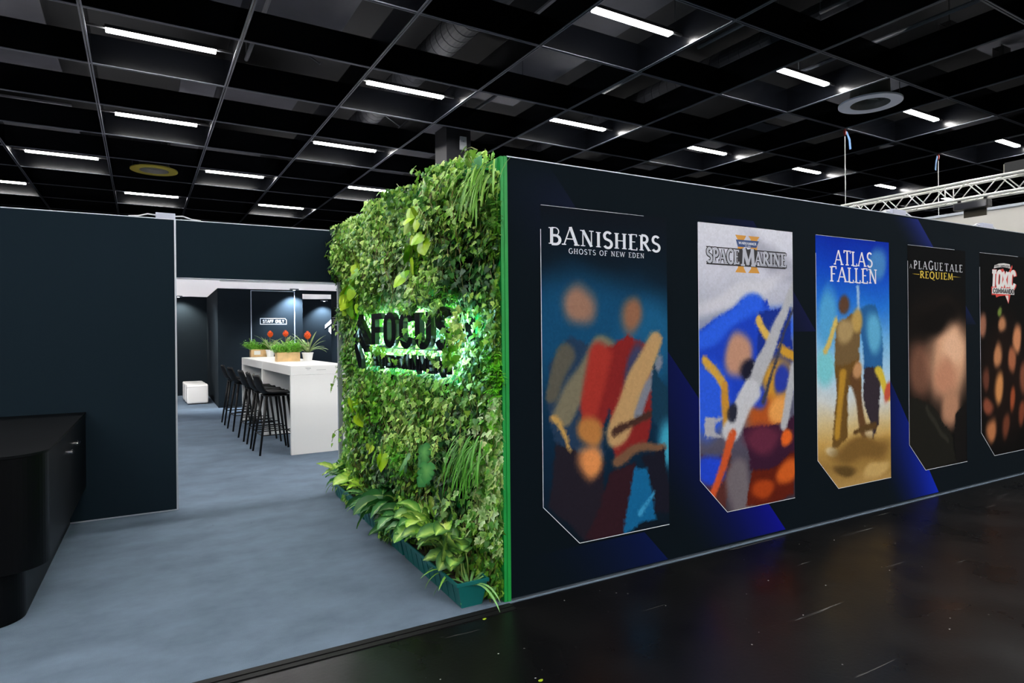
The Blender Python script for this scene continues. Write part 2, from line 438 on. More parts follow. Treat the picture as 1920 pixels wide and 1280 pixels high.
# printed blue shards: parallelograms with a hard right edge whose ink fades out to the left
M_print = mat('print_ink', None, 0.8, spec=0.06, attr='Ink')
NAVY = lin((8, 18, 25))
def shard(name, edge0, edge1, width, ink, fade0, fade1, nx=24, nz=24):
    (xa, za), (xb, zb) = edge0, edge1           # hard edge from upper to lower end
    mb = MB(); vs = []; cs = []; fs = []
    for a in range(nz + 1):
        t = a / nz; ex = xa + (xb - xa) * t; ez = za + (zb - za) * t
        for b in range(nx + 1):
            s = b / nx
            vs.append((max(0.024, ex - width * s), -0.0004, ez))
            k = (1 - s) ** 2.4 * (fade0 + (fade1 - fade0) * t ** 1.6) * (math.sin(PI * t) if fade0 == fade1 else 1)
            cs.append(tuple(NAVY[q] * (1 - k) + lin(ink)[q] * k for q in range(3)))
    for a in range(nz):
        for b in range(nx):
            o = a * (nx + 1) + b; fs.append((o, o + 1, o + nx + 2, o + nx + 1))
    mb.add(vs, fs, cs); mb.build(name, M_print, wall_r, colname='Ink')
def wp(px, py):
    p = on_y(px, py, 0.0); return (p.x, p.z)
shard('printed_shard', (0.30, 2.49), (0.98, 1.66), 0.8, (34, 36, 74), 0.35, 0.35)
shard('printed_shard', (1.06, 1.56), wp(1473, 992), 0.95, (16, 18, 150), 0.14, 0.9)
shard('printed_shard', (3.55, 1.35), wp(1760, 922), 0.75, (16, 44, 190), 0.05, 0.95)
shard('printed_shard', (2.05, 2.3), (2.75, 1.5), 0.8, (30, 30, 90), 0.3, 0.4)
shard('printed_shard', wp(1721, 411), (5.2, 1.55), 0.5, (32, 44, 120), 0.8, 0.08)
shard('printed_shard', (1.0, 0.23), (1.2, 0.02), 1.0, (8, 22, 74), 0.8, 1.0)

# ------------------------------------------------------------------ inner rooms seen through the entrance
YB = 11.407
struct('wall_back', MB().box(-0.64, 1.083, YB, 15.0, 0.0, 2.52), M_inner, 'dark navy storage block wall with the staff only door', 'wall')
struct('wall_back.001', MB().box(-9, 5.2, 15.0, 15.1, 0, 2.6), M_inner, 'dark navy rear wall of the booth', 'wall')
struct('wall_back.002', MB().box(1.9, 1.96, YB + 0.03, 12.2, 0, 2.50), M_inner, 'dark navy side wall beside the living wall frame', 'wall')
struct('wall_back.003', MB().box(1.083, 4.2, YB + 0.0, YB + 0.06, 2.44, 2.52), M_inner, 'dark lintel beam over the recess', 'wall')
cf = MB()
nx, ny = 40, 20; vs = []; fs = []
for a in range(ny + 1):
    for b in range(nx + 1):
        x = -6 + 12.5 * b / nx; y = 8.6 + 6.5 * a / ny
        vs.append((x, y, 2.535 + 0.006 * math.sin(x * 5.1 + y * 1.3) + 0.006 * math.sin(y * 4.3 - x * 2.1)))
for a in range(ny):
    for b in range(nx):
        o = a * (nx + 1) + b; fs.append((o, o + 1, o + nx + 2, o + nx + 1))
cf.add(vs, fs)
struct('ceiling.001', cf, M_whitefab, 'white stretched fabric ceiling over the back rooms', 'ceiling', smooth=True)
fr = MB().box(-0.75, 4.2, 9.3, 9.34, 2.495, 2.53)
struct('trim_64', fr, mat('white_profile', (240, 240, 242), 0.5), 'white ceiling profile above the bar table', 'ceiling profile')
# door outline and lettering come with the lettering section; aluminium frame at the far end of the plants
struct('trim_65', MB().box(-0.188, -0.150, 3.022, 3.062, 0.004, 2.02), M_alu, 'pale upright frame post at the far end of the plant wall', 'frame post')
struct('trim_66', MB().box(-0.70, -0.63, YB - 0.006, YB + 0.0, 0.0, 2.52), M_inner, 'dark corner post', 'wall edge profile') if False else None

# small wall-washing spotlights, plus one added unseen fill for the cubes
M_lamp = mat('lamp_lens', (255, 255, 255), 0.4, emit=(225, 238, 255), strength=40)
M_grey = mat('grey_metal', (110, 112, 118), 0.4, metal=0.6)
def wash_light(p, aim, label, power, col=(0.75, 0.87, 1.0), size=1.9):
    t = thing('wall_spotlight', label, 'spotlight', p)
    d = (Vector(aim) - Vector(p)); q = d.to_track_quat('-Z', 'Y')
    MB().box(-0.09, 0.09, -0.05, 0.05, 0.0, 0.03, 0.008).build('lamp_head', M_grey, t)
    MB().box(-0.02, 0.02, -0.012, 0.012, -0.004, 0.0).build('lens', M_lamp, t)
    MB().tube([(0, 0.04, 0.02), (0, 0.12, 0.03), (0, 0.22, 0.02)], 0.01, 8).build('arm', M_grey, t)
    ld = bpy.data.lights.new('spot_lamp', 'SPOT'); ld.energy = power; ld.color = col; ld.spot_size = size; ld.spot_blend = 0.7; ld.shadow_soft_size = 0.04
    lo = bpy.data.objects.new('spot_lamp', ld); COL.objects.link(lo); lo.parent = t; lo.location = (0, 0, -0.03); lo.rotation_mode = 'QUATERNION'; lo.rotation_quaternion = q
wash_light((0.86, YB - 0.26, 2.50), (0.9, YB + 0.02, 1.45), 'small spotlight washing the staff only wall with blue white light', 430)
wash_light((2.3, 14.72, 2.46), (2.35, 15.02, 1.4), 'small spotlight washing the recess wall beside the plants', 330)
wash_light((-1.30, 14.62, 2.50), (-1.25, 15.0, 1.75), 'small spotlight over the white cubes in the corridor', 130, (1.0, 0.95, 0.85))

wash_light((-1.75, 11.2, 2.46), (-0.95, 12.7, 0.2), 'small spotlight of the corridor, hidden behind the dark left wall', 330, (1.0, 0.98, 0.94))  # fill lamp added out of view to brighten the cube fronts
# ------------------------------------------------------------------ neighbouring booth and truss
M_nb = mat('neighbour_white', (226, 222, 214), 0.7)
nb = MB().box(12.0, 12.12, -4.0, 6.0, 0, 3.77)
struct('wall_neighbour', nb, M_nb, 'white wall of the neighbouring booth rising behind the posters', 'wall')
struct('trim_67', MB().box(11.97, 12.15, -4.0, 6.0, 3.75, 3.80), M_alu, 'aluminium rim on the neighbouring white wall', 'wall edge profile')
M_truss = mat('truss_aluminium', (222, 221, 216), 0.36, metal=0.35)
t = thing('lighting_truss', 'bright aluminium box truss hanging over the neighbouring white booth', 'truss', (10.78, 0, 3.94))
HX = 0.145; YA, YE = 4.87, -3.2
for sx in (-1, 1):
    for sz in (-1, 1):
        MB().tube([(sx*HX, YA, sz*HX), (sx*HX, YE, sz*HX)], 0.025, 12).build('chord', M_truss, t, smooth=True)
def brace(a, b): MB().tube([a, b], 0.010, 8).build('brace', M_truss, t, smooth=True)
y = YA - 0.05; k = 0
while y > 0.4:
    z0, z1 = (-HX, HX) if k % 2 == 0 else (HX, -HX)
    for sx in (-1, 1): brace((sx*HX, y, z0), (sx*HX, y - 0.25, z1))
    brace((z0, y, -HX), (z1, y - 0.25, -HX))
    y -= 0.25; k += 1
for yy in (YA, 2.9, 0.9):
    for sx in (-1, 1): brace((sx*HX, yy, -HX), (sx*HX, yy, HX))
# clamps and lamps on the truss
def truss_lamp(y, label, L=0.42):
    t2 = thing('stage_light', label, 'stage light', (10.70, y, 3.665))
    MB().box(-0.08, 0.08, -L, L, -0.06, 0.07, 0.015).build('lamp_body', M_black, t2)
    c = MB().tube([(0, -L*0.75, 0.08), (0, -L*0.75, 0.17)], 0.03, 10); c.tube([(0, L*0.75, 0.08), (0, L*0.75, 0.17)], 0.03, 10)
    c.build('clamp', M_black, t2)
    MB().box(-0.084, -0.08, -L*0.9, L*0.9, -0.05, 0.05).build('lens', mat('dark_glass', (40, 42, 48), 0.1), t2)
    f = MB(); f.box(0.06, 0.08, -L*0.7, L*0.6, -0.19, -0.062); f.build('barn_door', mat('barn_door_brown', (52, 44, 26), 0.6), t2)
truss_lamp(3.86, 'black flood lamp clamped under the truss, the one over the end of the poster wall', 0.24)
truss_lamp(2.50, 'black flood lamp clamped under the middle of the truss', 0.27)
t2 = thing('loudspeaker', 'grey angled box speaker on top of the truss at the picture edge', 'speaker', (10.78, 1.86, 4.112), 0.0)
b = MB().prism([(-0.12, -0.34), (0.12, -0.34), (0.12, 0.06), (-0.12, 0.14)], 0.0, 0.17); b.build('cabinet', M_black, t2)
MB().add([(-0.12, 0.142, 0.0), (0.12, 0.062, 0.0), (0.12, 0.062, 0.15), (-0.12, 0.142, 0.15), (-0.12, 0.156, 0.0), (0.12, 0.076, 0.0), (0.12, 0.076, 0.15), (-0.12, 0.156, 0.15)], [(0,3,2,1),(4,5,6,7),(0,1,5,4),(1,2,6,5),(2,3,7,6),(3,0,4,7)]).build('grille', mat('speaker_grille', (150, 146, 130), 0.6), t2)
# suspension cables with red shackle and blue sling
M_cable = mat('steel_cable', (205, 205, 200), 0.4, metal=0.3); M_red = mat('red_shackle', (150, 40, 30), 0.4); M_bl = mat('blue_sling', (16, 104, 160), 0.6)
for (i, zend, lab) in [(7, 4.10, 'steel suspension cable with red shackle and blue sling, holding the truss end'), (9, 2.6, 'steel suspension cable with red shackle and blue sling, hanging behind the truss')]:
    p = lat(i, -1)
    t3 = thing('suspension_cable', lab, 'cable', p)
    MB().tube([(0,0,-0.16), (0,0, zend - p.z)], 0.008, 8).build('cable', M_cable, t3)
    MB().lathe([(0.0, -0.15), (0.026, -0.12), (0.032, -0.06), (0.015, -0.01), (0.0, 0.0)], n=12).build('shackle', M_red, t3)
    sx = 1 if i == 7 else -1
    s = MB().add([(0.02*sx,-0.01,-0.06),(0.10*sx,-0.02,-0.22),(0.13*sx,-0.02,-0.42),(0.19*sx,-0.02,-0.40),(0.16*sx,-0.02,-0.2),(0.07*sx,-0.01,-0.05)], [(0,1,4,5),(1,2,3,4)])
    s.add([(0.02*sx,0.0,-0.06),(0.10*sx,-0.01,-0.22),(0.13*sx,-0.01,-0.42),(0.19*sx,-0.01,-0.40),(0.16*sx,-0.01,-0.2),(0.07*sx,0.0,-0.05)], [(5,4,1,0),(4,3,2,1)])
    s.build('sling', M_bl, t3)
# small drivers lying on the wall tops
M_drv = mat('driver_grey', (176, 180, 198), 0.5)
def driver(p, rz, label, L=0.15):
    t = thing('power_box', label, 'power box', p, rz)
    MB().box(-L/2, L/2, -0.03, 0.03, 0, 0.05, 0.006).build('case', M_drv, t)
    for s in (-1, 1):
        MB().tube([(s*L/2, 0, 0.03), (s*(L/2+0.06), 0, 0.035), (s*(L/2+0.13), 0.0, 0.012), (s*(L/2+0.2), 0, 0.006)], 0.006, 6).build('lead', mat('pale_lead', (200, 200, 205), 0.5), t)
driver((-1.64, YW + 0.04, 2.528), 0, 'pale power box on top of the dark left wall beside the header')
driver((3.95, 0.05, 2.506), 0, 'pale power box on top of the poster wall above the third poster', 0.2)
driver((5.5, 0.05, 2.506), 0, 'pale power box on top of the poster wall near the last poster', 0.2)
# ------------------------------------------------------------------ black counter
M_counter = mat('counter_black_laminate', (5, 6, 8), 0.4, spec=0.10)
M_ctop = mat('counter_top_black', (6, 8, 11), 0.6, spec=0.08, noise=(3.0, 0.15))
M_chrome = mat('chrome', (225, 225, 225), 0.15, metal=1.0)
def rounded_poly(xr, yf, r, xl=-4.6, yb=YW - 0.006, n=14):
    p = [(xl, yb), (xl, yf)]
    for k in range(n + 1):
        a = -PI/2 + (PI/2) * k / n
        p.append((xr - r + r * math.cos(a), yf + r + r * math.sin(a)))
    p.append((xr, yb))
    return p
t = thing('reception_counter', 'black reception counter with a rounded front corner and recessed plinth', 'counter', (0, 0, 0))
c = MB().prism(rounded_poly(-2.225, 0.99, 0.20), 0.29, 0.885); c.build('body', M_counter, t)
c = MB().prism(rounded_poly(-2.222, 0.987, 0.20), 0.886, 0.90); c.build('counter_top', M_ctop, t)
c = MB().prism(rounded_poly(-2.335, 1.04, 0.16), 0.0045, 0.2895); c.build('plinth', M_counter, t)
for (yy, zz, L) in [(2.27, 0.765, 0.10), (1.96, 0.752, 0.035)]:
    h = MB(); h.tube([(-2.2249, yy, zz), (-2.205, yy, zz)], 0.012, 12); h.tube([(-2.205, yy, zz), (-2.198, yy, zz)], 0.018, 12)
    k = h.build('cam_lock', M_chrome, t)
    MB().box(-2.197, -2.194, yy - 0.004, yy + L, zz - 0.012, zz + 0.002).build('key', M_chrome, k)

# ------------------------------------------------------------------ bar tables
M_table = mat('white_laminate', (242, 241, 238), 0.38)
TA = math.radians(2.35)
def bar_table(p, L, label, sticker):
    t = thing('bar_table', label, 'bar table', p, TA, 'white bar tables')
    W = 0.70; Ht = 1.122
    MB().box(0, W, 0, L, 1.00, Ht, 0.006).build('table_top', M_table, t)
    for y0, y1 in ((0, 0.05), (L - 0.05, L)):
        MB().box(0.0, W, y0, y1, 0.0, 0.999, 0.004).build('end_panel', M_table, t)
    MB().box(W * 0.62, W * 0.62 + 0.03, 0.0505, L - 0.0505, 0.30, 0.999).build('modesty_panel', M_table, t)
    if sticker:
        g = mat('sticker_grey', (120, 122, 126), 0.6)
        s = MB()
        for k, (a, b, z) in enumerate([(0.18, 0.25, 1.088), (0.19, 0.25, 1.080), (0.20, 0.235, 1.066), (0.32, 0.44, 1.060)]): s.box(a, b, -0.0008, 0.0002, z, z + 0.003)
        s.build('sticker', g, t)
TP = Vector((-0.268, 5.131, 0.004))
def tdir(a, b): return TP + Vector((a * math.cos(TA) - b * math.sin(TA), a * math.sin(TA) + b * math.cos(TA), 0))
bar_table(TP, 1.94, 'white block bar table nearest the living wall with a small grey sticker on its end', True)
bar_table(tdir(0, 1.95), 1.96, 'white block bar table farther back, standing end to end with the near one', False)

# ------------------------------------------------------------------ bar stools
M_shell = mat('black_stool_shell', (8, 8, 9), 0.55, spec=0.2)
M_leg = mat('black_stool_leg', (6, 6, 7), 0.45, spec=0.3)
def make_stool():
    t = thing('bar_stool', 'x', 'bar stool', group='black bar stools')
    prof = [(0.21, 0.745, .36), (0.20, 0.765, .38), (0.12, 0.765, .41), (0.02, 0.758, .43), (-0.08, 0.757, .43), (-0.15, 0.770, .43), (-0.195, 0.81, .425), (-0.215, 0.86, .42), (-0.232, 0.92, .40), (-0.25, 0.975, .35), (-0.258, 1.005, .26)]
    nt = 12; top = []; m = MB(); fs = []
    P = [Vector((a, 0, b)) for a, b, _ in prof]
    rows = []
    for i, (x, z, w) in enumerate(prof):
        tg = (P[min(i+1, len(P)-1)] - P[max(i-1, 0)]).normalized(); nrm = Vector((tg.z, 0, -tg.x))
        if nrm.z < 0 and i < 4: nrm = -nrm
        if i >= 4 and nrm.x < 0: nrm = -nrm
        for k in range(nt + 1):
            s = -1 + 2 * k / nt
            cup = 0.035 * s * s * (0.4 if i < 3 else 1.0)
            q = Vector((x, s * w / 2, z)) + nrm * cup
            rows.append(q)
        top.append(nrm)
    n1 = nt + 1; nr = len(prof)
    lower = [rows[i*n1+k] - top[i] * 0.014 for i in range(nr) for k in range(n1)]
    vs = rows + lower; o = nr * n1
    for i in range(nr - 1):
        for k in range(nt):
            a = i*n1+k; fs.append((a, a+1, a+n1+1, a+n1)); fs.append((o+a, o+a+n1, o+a+n1+1, o+a+1))
    for i in range(nr - 1):
        a = i*n1; fs.append((a, a+n1, o+a+n1, o+a)); a = i*n1+nt; fs.append((a+n1, a, o+a, o+a+n1))
    for k in range(nt):
        fs.append((k+1, k, o+k, o+k+1)); a = (nr-1)*n1+k; fs.append((a, a+1, o+a+1, o+a))
    m.add(vs, fs); m.build('seat_shell', M_shell, t, smooth=True)
    feet = {}
    for sx, sy in ((1,1),(1,-1),(-1,1),(-1,-1)):
        a = Vector((0.13*sx, 0.13*sy, 0.742)); b = Vector((0.225*sx - 0.01, 0.215*sy, 0.0))
        feet[(sx,sy)] = (a, b)
        MB().tube([a, b], 0.0185, 10, 0.0125).build('leg', M_leg, t, smooth=True)
    h = MB().box(-0.15, 0.15, -0.15, 0.15, 0.728, 0.743, 0.004); h.build('seat_frame', M_leg, t)
    def at(k, z):
        a, b = feet[k]; return a.lerp(b, (a.z - z) / a.z)
    f = MB()
    for z in (0.245, 0.30):
        ks = [(1,1),(1,-1),(-1,-1),(-1,1)]
        for q in range(4):
            if z > 0.27 and q % 2 == 0: continue
            f.tube([at(ks[q], z), at(ks[(q+1)%4], z)], 0.007, 8)
    f.build('footrest', M_leg, t)
    return t
s0 = make_stool()
STOOLS = [(5.53, 'the nearest to the living wall, in front of the row'), (6.10, 'second from the front of the row'), (6.79, 'third and middle one of the row'), (7.90, 'fourth from the front of the row'), (8.74, 'the farthest one, at the back end of the row')]
for k, (yy, lab) in enumerate(STOOLS):
    o = s0 if k == 0 else copy_tree(s0)
    o.location = (-0.395 - 0.041 * (yy - 5.5), yy, 0.005); o.rotation_euler = (0, 0, TA + [0.03, -0.05, 0.02, 0.06, -0.02][k])
    o['label'] = 'black shell bar stool, ' + lab

# ------------------------------------------------------------------ white cubes
M_leather = mat('white_leatherette', (232, 230, 228), 0.45, bump=(60, 0.05))
for k, (yy, lab) in enumerate([(12.45, 'white leatherette cube stool in the corridor, the front one'), (12.95, 'white leatherette cube stool in the corridor, the middle one'), (13.46, 'white leatherette cube stool in the corridor, the one at the back')]):
    t = thing('cube_stool', lab, 'cube stool', (-0.985 - 0.02 * k, yy + 0.225, 0.005), 0.01 * k, 'white cube stools')
    MB().box(-0.215, 0.215, -0.225, 0.225, 0.02, 0.43, 0.03).build('upholstery', M_leather, t, smooth=False)
    s = MB().box(-0.217, 0.217, -0.227, 0.227, 0.385, 0.391); s.build('seam', mat('leather_seam', (198, 196, 194), 0.5), t)
    MB().box(-0.18, 0.18, -0.19, 0.19, 0.0, 0.02).build('foot_board', M_black, t)

# ------------------------------------------------------------------ plant tools
M_leaf = mat('leaf', None, 0.38, spec=0.5, attr='Leaf', trans=0.16)
M_stem = mat('stem', (104, 120, 60), 0.6)
M_soil = mat('potting_soil', (46, 34, 26), 0.95, noise=(40, 0.5), bump=(60, 0.6))
def jit(c, rng, amt=0.22):
    k = 1 + rng.uniform(-amt, amt); h = rng.uniform(-amt, amt) * 0.45
    k *= 0.94
    return (max(0, c[0] * k * (1 + h) * .90), max(0, c[1] * k), max(0, c[2] * k * (1 - h) * .88))
def strap(mb, base, d, length, width, droop, col, seg=6, fold=0.3, tipcol=None):
    """arched strap leaf growing from base along d and drooping."""
    p = Vector(base); d = Vector(d).normalized(); vs = []; cs = []
    side = d.cross(Vector((0, 0, 1)))
    if side.length < 0.05: side = Vector((1, 0, 0))
    side.normalize(); st = length / seg
    for i in range(seg + 1):
        s = i / seg
        w = width * (math.sin(PI * min(1, 0.18 + 0.82 * s)) ** 0.7 if s < 1 else 0.0) * 0.5 + 0.0008
        n = side.cross(d).normalized()
        c = tuple(col[q] * (1 - s) + (tipcol or col)[q] * s for q in range(3))
        vs += [p - side * w + n * (fold * w), p, p + side * w + n * (fold * w)]; cs += [c, tuple(v * 1.12 for v in c), c]
        p = p + d * st
        d = (d + Vector((0, 0, -droop / seg))).normalized()
    fs = []
    for i in range(seg):
        o = i * 3; fs += [(o, o+1, o+4, o+3), (o+1, o+2, o+5, o+4)]
    mb.add(vs, fs, cs)

# ------------------------------------------------------------------ plants on the bar tables
M_pot = mat('white_ceramic_pot', (236, 236, 236), 0.3)
M_wood = mat('pale_pine_board', (214, 178, 128), 0.6, noise=(9, 0.18))
M_flower = mat('orange_red_bract', (238, 92, 26), 0.45)
M_tag = mat('paper_label', (228, 228, 224), 0.7)
def bromeliad(p, label, sc, rz, fl):
    t = thing('potted_bromeliad', label, 'potted plant', p, rz, 'potted bromeliads')
    rng = random.Random(int(rz * 100) + 7)
    MB().lathe([(0.0, 0.0), (0.062*sc, 0.0), (0.082*sc, 0.115*sc), (0.088*sc, 0.12*sc), (0.088*sc, 0.135*sc), (0.078*sc, 0.135*sc), (0.074*sc, 0.115*sc), (0, 0.112*sc)], n=28).build('pot', M_pot, t, smooth=False)
    MB().lathe([(0.074*sc, 0.116*sc), (0, 0.12*sc)], n=20).build('soil', M_soil, t)
    m = MB()
    for k in range(15):
        a = k * 2.4 + rng.uniform(-.2, .2); el = rng.uniform(0.55, 1.25)
        d = (math.cos(a) * math.cos(el), math.sin(a) * math.cos(el), math.sin(el))
        strap(m, (0.012*math.cos(a), 0.012*math.sin(a), 0.12*sc), d, sc * rng.uniform(0.28, 0.42), sc * 0.040, rng.uniform(0.7, 1.6), jit(lin((128, 144, 96)), rng, .2), 7, .5, jit(lin((178, 192, 134)), rng, .15))
    m.build('foliage', M_leaf, t, smooth=True, colname='Leaf')
    MB().tube([(0, 0, 0.12*sc), (0.004, 0, fl - 0.05*sc)], 0.007*sc, 8).build('flower_stalk', mat('stalk_olive', (104, 100, 60), .5), t)
    f = MB(); R = 0.052*sc
    for ring in range(6):
        z = fl - 0.045*sc + ring * 0.017*sc; rr = R * [0.75, 1.0, 1.05, .95, .7, .35][ring]
        for q in range(7):
            a = q * 2*PI/7 + ring * 0.45
            c = Vector((rr*math.cos(a)*0.55, rr*math.sin(a)*0.55, z)); e = Vector((rr*math.cos(a), rr*math.sin(a), z + 0.022*sc)); tp = c + Vector((rr*math.cos(a)*.25, rr*math.sin(a)*.25, 0.04*sc)); sd = Vector((-math.sin(a), math.cos(a), 0)) * rr * .5
            f.add([c - sd, c + sd, e + sd*.8, e - sd*.8, tp], [(0,1,2,3), (3,2,4)])
    f.lathe([(0, fl - 0.06*sc), (R*.75, fl - 0.03*sc), (R*.8, fl + 0.015*sc), (R*.35, fl + 0.055*sc), (0, fl + 0.065*sc)], n=14)
    f.build('flower', M_flower, t)
    return t
def herb_box(p, L, label, seed, tags):
    t = thing('herb_box', label, 'planter box', p, TA, 'wooden herb boxes')
    rng = random.Random(seed); W = 0.17; Hh = 0.135
    b = MB()
    for x0, x1, y0, y1 in ((0, L, 0, 0.014), (0, L, W - 0.014, W), (0, 0.014, 0.0145, W - 0.0145), (L - 0.014, L, 0.0145, W - 0.0145)):
        b.box(x0, x1, y0, y1, 0.0, Hh * 0.495); b.box(x0, x1, y0, y1, Hh * 0.505, Hh)
    b.box(0.014, L - 0.014, 0.0145, W - 0.0145, 0.0, 0.012)
    b.build('crate', M_wood, t)
    MB().box(0.0145, L - 0.0145, 0.015, W - 0.015, 0.10, 0.118).build('soil', M_soil, t)
    if tags: MB().box(0.05, 0.16, -0.002, -0.0003, 0.04, 0.11).build('paper_label', M_tag, t)
    m = MB()
    for k in range(620):
        x = rng.uniform(-0.0, L); y = rng.uniform(0, W); a = rng.uniform(0, 2*PI)
        d = Vector((math.cos(a)*.55 + (x/L-.5)*.9, math.sin(a)*.55 + (y/W-.5)*.9, rng.uniform(.5, 1.2))).normalized()
        l = rng.uniform(.09, .19) * (1.0 + .35*math.sin(x*19+seed))
        base = Vector((min(L-.02, max(.02, x)), min(W-.02, max(.02, y)), .115))
        strap(m, base, d, l, .008, rng.uniform(.2, .9), jit(lin((124, 188, 62) if k % 3 else (168, 206, 110)), rng, .3), 3, .2)
        tip = base + d * l * .85
        for q in range(3):
            a2 = rng.uniform(0, 6.28); strap(m, tip - d*l*.25*q, (math.cos(a2), math.sin(a2), .5), .04, .016, .4, jit(lin((136, 198, 72)), rng, .3), 2, .2)
    m.build('herbs', M_leaf, t, colname='Leaf')
    return t
def tt(px, py): return on_z(px, py, 1.1265)
herb_box(tt(520, 678), 0.325, 'pine herb box with bright green herbs in front on the near bar table', 3, False)
herb_box(tt(471, 669.3), 0.30, 'pine herb box with paper label and grey green herbs on the far bar table', 8, True)
bromeliad(tt(577, 676.5), 'orange flowering bromeliad in a white pot, nearest to the living wall', 0.95, 0.3, 0.375)
bromeliad(tt(536, 668.5), 'orange flowering bromeliad half hidden behind the front pine herb box', 0.95, 1.5, 0.41)
bromeliad(tt(507, 668.6), 'orange flowering bromeliad in a white pot beside the labelled pine box', 0.95, 2.7, 0.405)
# ------------------------------------------------------------------ lettering: letters are drawn as pen strokes
def arc(cx, cy, rx, ry, a0, a1, n=14):
    return [(cx + rx*math.cos(math.radians(a0+(a1-a0)*k/n)), cy + ry*math.sin(math.radians(a0+(a1-a0)*k/n))) for k in range(n+1)]
# serif capitals: width, strokes (weight 'K' thick / 'n' thin, points), serifs (x, y, halfwidth)
SERIF = {
 'A': (.74, [('n', [(.06,0),(.36,1)]), ('K', [(.36,1),(.66,0)]), ('n', [(.16,.34),(.56,.34)])], [(.06,0,.07),(.66,0,.1)]),
 'B': (.60, [('K', [(.14,0),(.14,1)]), ('n', [(.14,1),(.32,1)]+arc(.32,.77,.18,.23,90,-90)+[(.14,.54)]), ('K', [(.14,.53),(.34,.53)]+arc(.34,.265,.22,.265,90,-90)+[(.14,0)])], [(.12,0,.1),(.12,1,.1)]),
 'C': (.66, [('K', arc(.38,.5,.31,.5,48,312,24))], []),
 'D': (.68, [('K', [(.14,0),(.14,1)]), ('n', [(.14,1),(.28,1)]), ('K', arc(.28,.5,.32,.5,90,-90,20)), ('n', [(.28,0),(.14,0)])], [(.12,0,.1),(.12,1,.1)]),
 'E': (.54, [('K', [(.14,0),(.14,1)]), ('n', [(.14,1),(.48,1),(.48,.86)]), ('n', [(.14,.52),(.40,.52)]), ('n', [(.14,0),(.50,0),(.50,.15)])], [(.12,0,.1),(.12,1,.1)]),
 'F': (.52, [('K', [(.14,0),(.14,1)]), ('n', [(.14,1),(.48,1),(.48,.84)]), ('n', [(.14,.52),(.40,.52)])], [(.14,0,.11),(.12,1,.1)]),
 'G': (.70, [('K', arc(.38,.5,.31,.5,48,330,24)), ('K', [(.62,.42),(.62,.08)])], [(.62,.42,.1)]),
 'H': (.72, [('K', [(.14,0),(.14,1)]), ('K', [(.58,0),(.58,1)]), ('n', [(.14,.52),(.58,.52)])], [(.14,0,.1),(.14,1,.1),(.58,0,.1),(.58,1,.1)]),
 'I': (.30, [('K', [(.15,0),(.15,1)])], [(.15,0,.11),(.15,1,.11)]),
 'K': (.66, [('K', [(.14,0),(.14,1)]), ('n', [(.14,.45),(.54,1)]), ('K', [(.26,.58),(.58,0)])], [(.14,0,.1),(.14,1,.1)]),
 'L': (.50, [('K', [(.14,0),(.14,1)]), ('n', [(.14,0),(.46,0),(.46,.18)])], [(.12,0,.1),(.14,1,.11)]),
 'M': (.86, [('n', [(.10,0),(.16,1)]), ('K', [(.16,1),(.42,.08)]), ('n', [(.42,.08),(.68,1)]), ('K', [(.68,1),(.74,0)])], [(.10,0,.08),(.74,0,.1)]),
 'N': (.74, [('n', [(.14,0),(.14,1)]), ('K', [(.14,1),(.60,0)]), ('n', [(.60,0),(.60,1)])], [(.14,0,.09),(.60,1,.09),(.08,1,.06)]),
 'O': (.74, [('K', arc(.37,.5,.31,.5,0,360,30))], []),
 'P': (.56, [('K', [(.14,0),(.14,1)]), ('K', [(.14,1),(.30,1)]+arc(.30,.74,.20,.26,90,-90)+[(.14,.48)])], [(.14,0,.11),(.12,1,.1)]),
 'Q': (.74, [('K', arc(.37,.5,.31,.5,0,360,30)), ('n', [(.34,.06),(.52,-.16),(.78,-.22)])], []),
 'R': (.64, [('K', [(.14,0),(.14,1)]), ('K', [(.14,1),(.30,1)]+arc(.30,.76,.19,.24,90,-90)+[(.14,.52)]), ('K', [(.30,.52),(.60,0)])], [(.14,0,.1),(.12,1,.1),(.62,0,.06)]),
 'S': (.54, [('K', arc(.28,.76,.19,.24,35,235,14)+arc(.28,.25,.21,.25,75,-150,16))], []),
 'T': (.62, [('K', [(.31,0),(.31,1)]), ('n', [(.04,.84),(.04,1),(.58,1),(.58,.84)])], [(.31,0,.11)]),
 'U': (.70, [('K', [(.14,1),(.14,.34)]+arc(.36,.34,.22,.34,180,270,8)), ('n', arc(.36,.34,.22,.34,270,360,8)+[(.58,1)])], [(.14,1,.1),(.58,1,.08)]),
 'W': (1.0, [('K', [(.08,1),(.28,0)]), ('n', [(.28,0),(.50,1)]), ('K', [(.50,1),(.72,0)]), ('n', [(.72,0),(.92,1)])], [(.08,1,.08),(.50,1,.06),(.92,1,.08)]),
 "'": (.18, [('K', [(.1,1),(.08,.78)])], []), '-': (.3, [('K', [(.06,.42),(.24,.42)])], []), '.': (.2, [('K', [(.06,.5),(.14,.5)])], []), ' ': (.34, [], []),
}
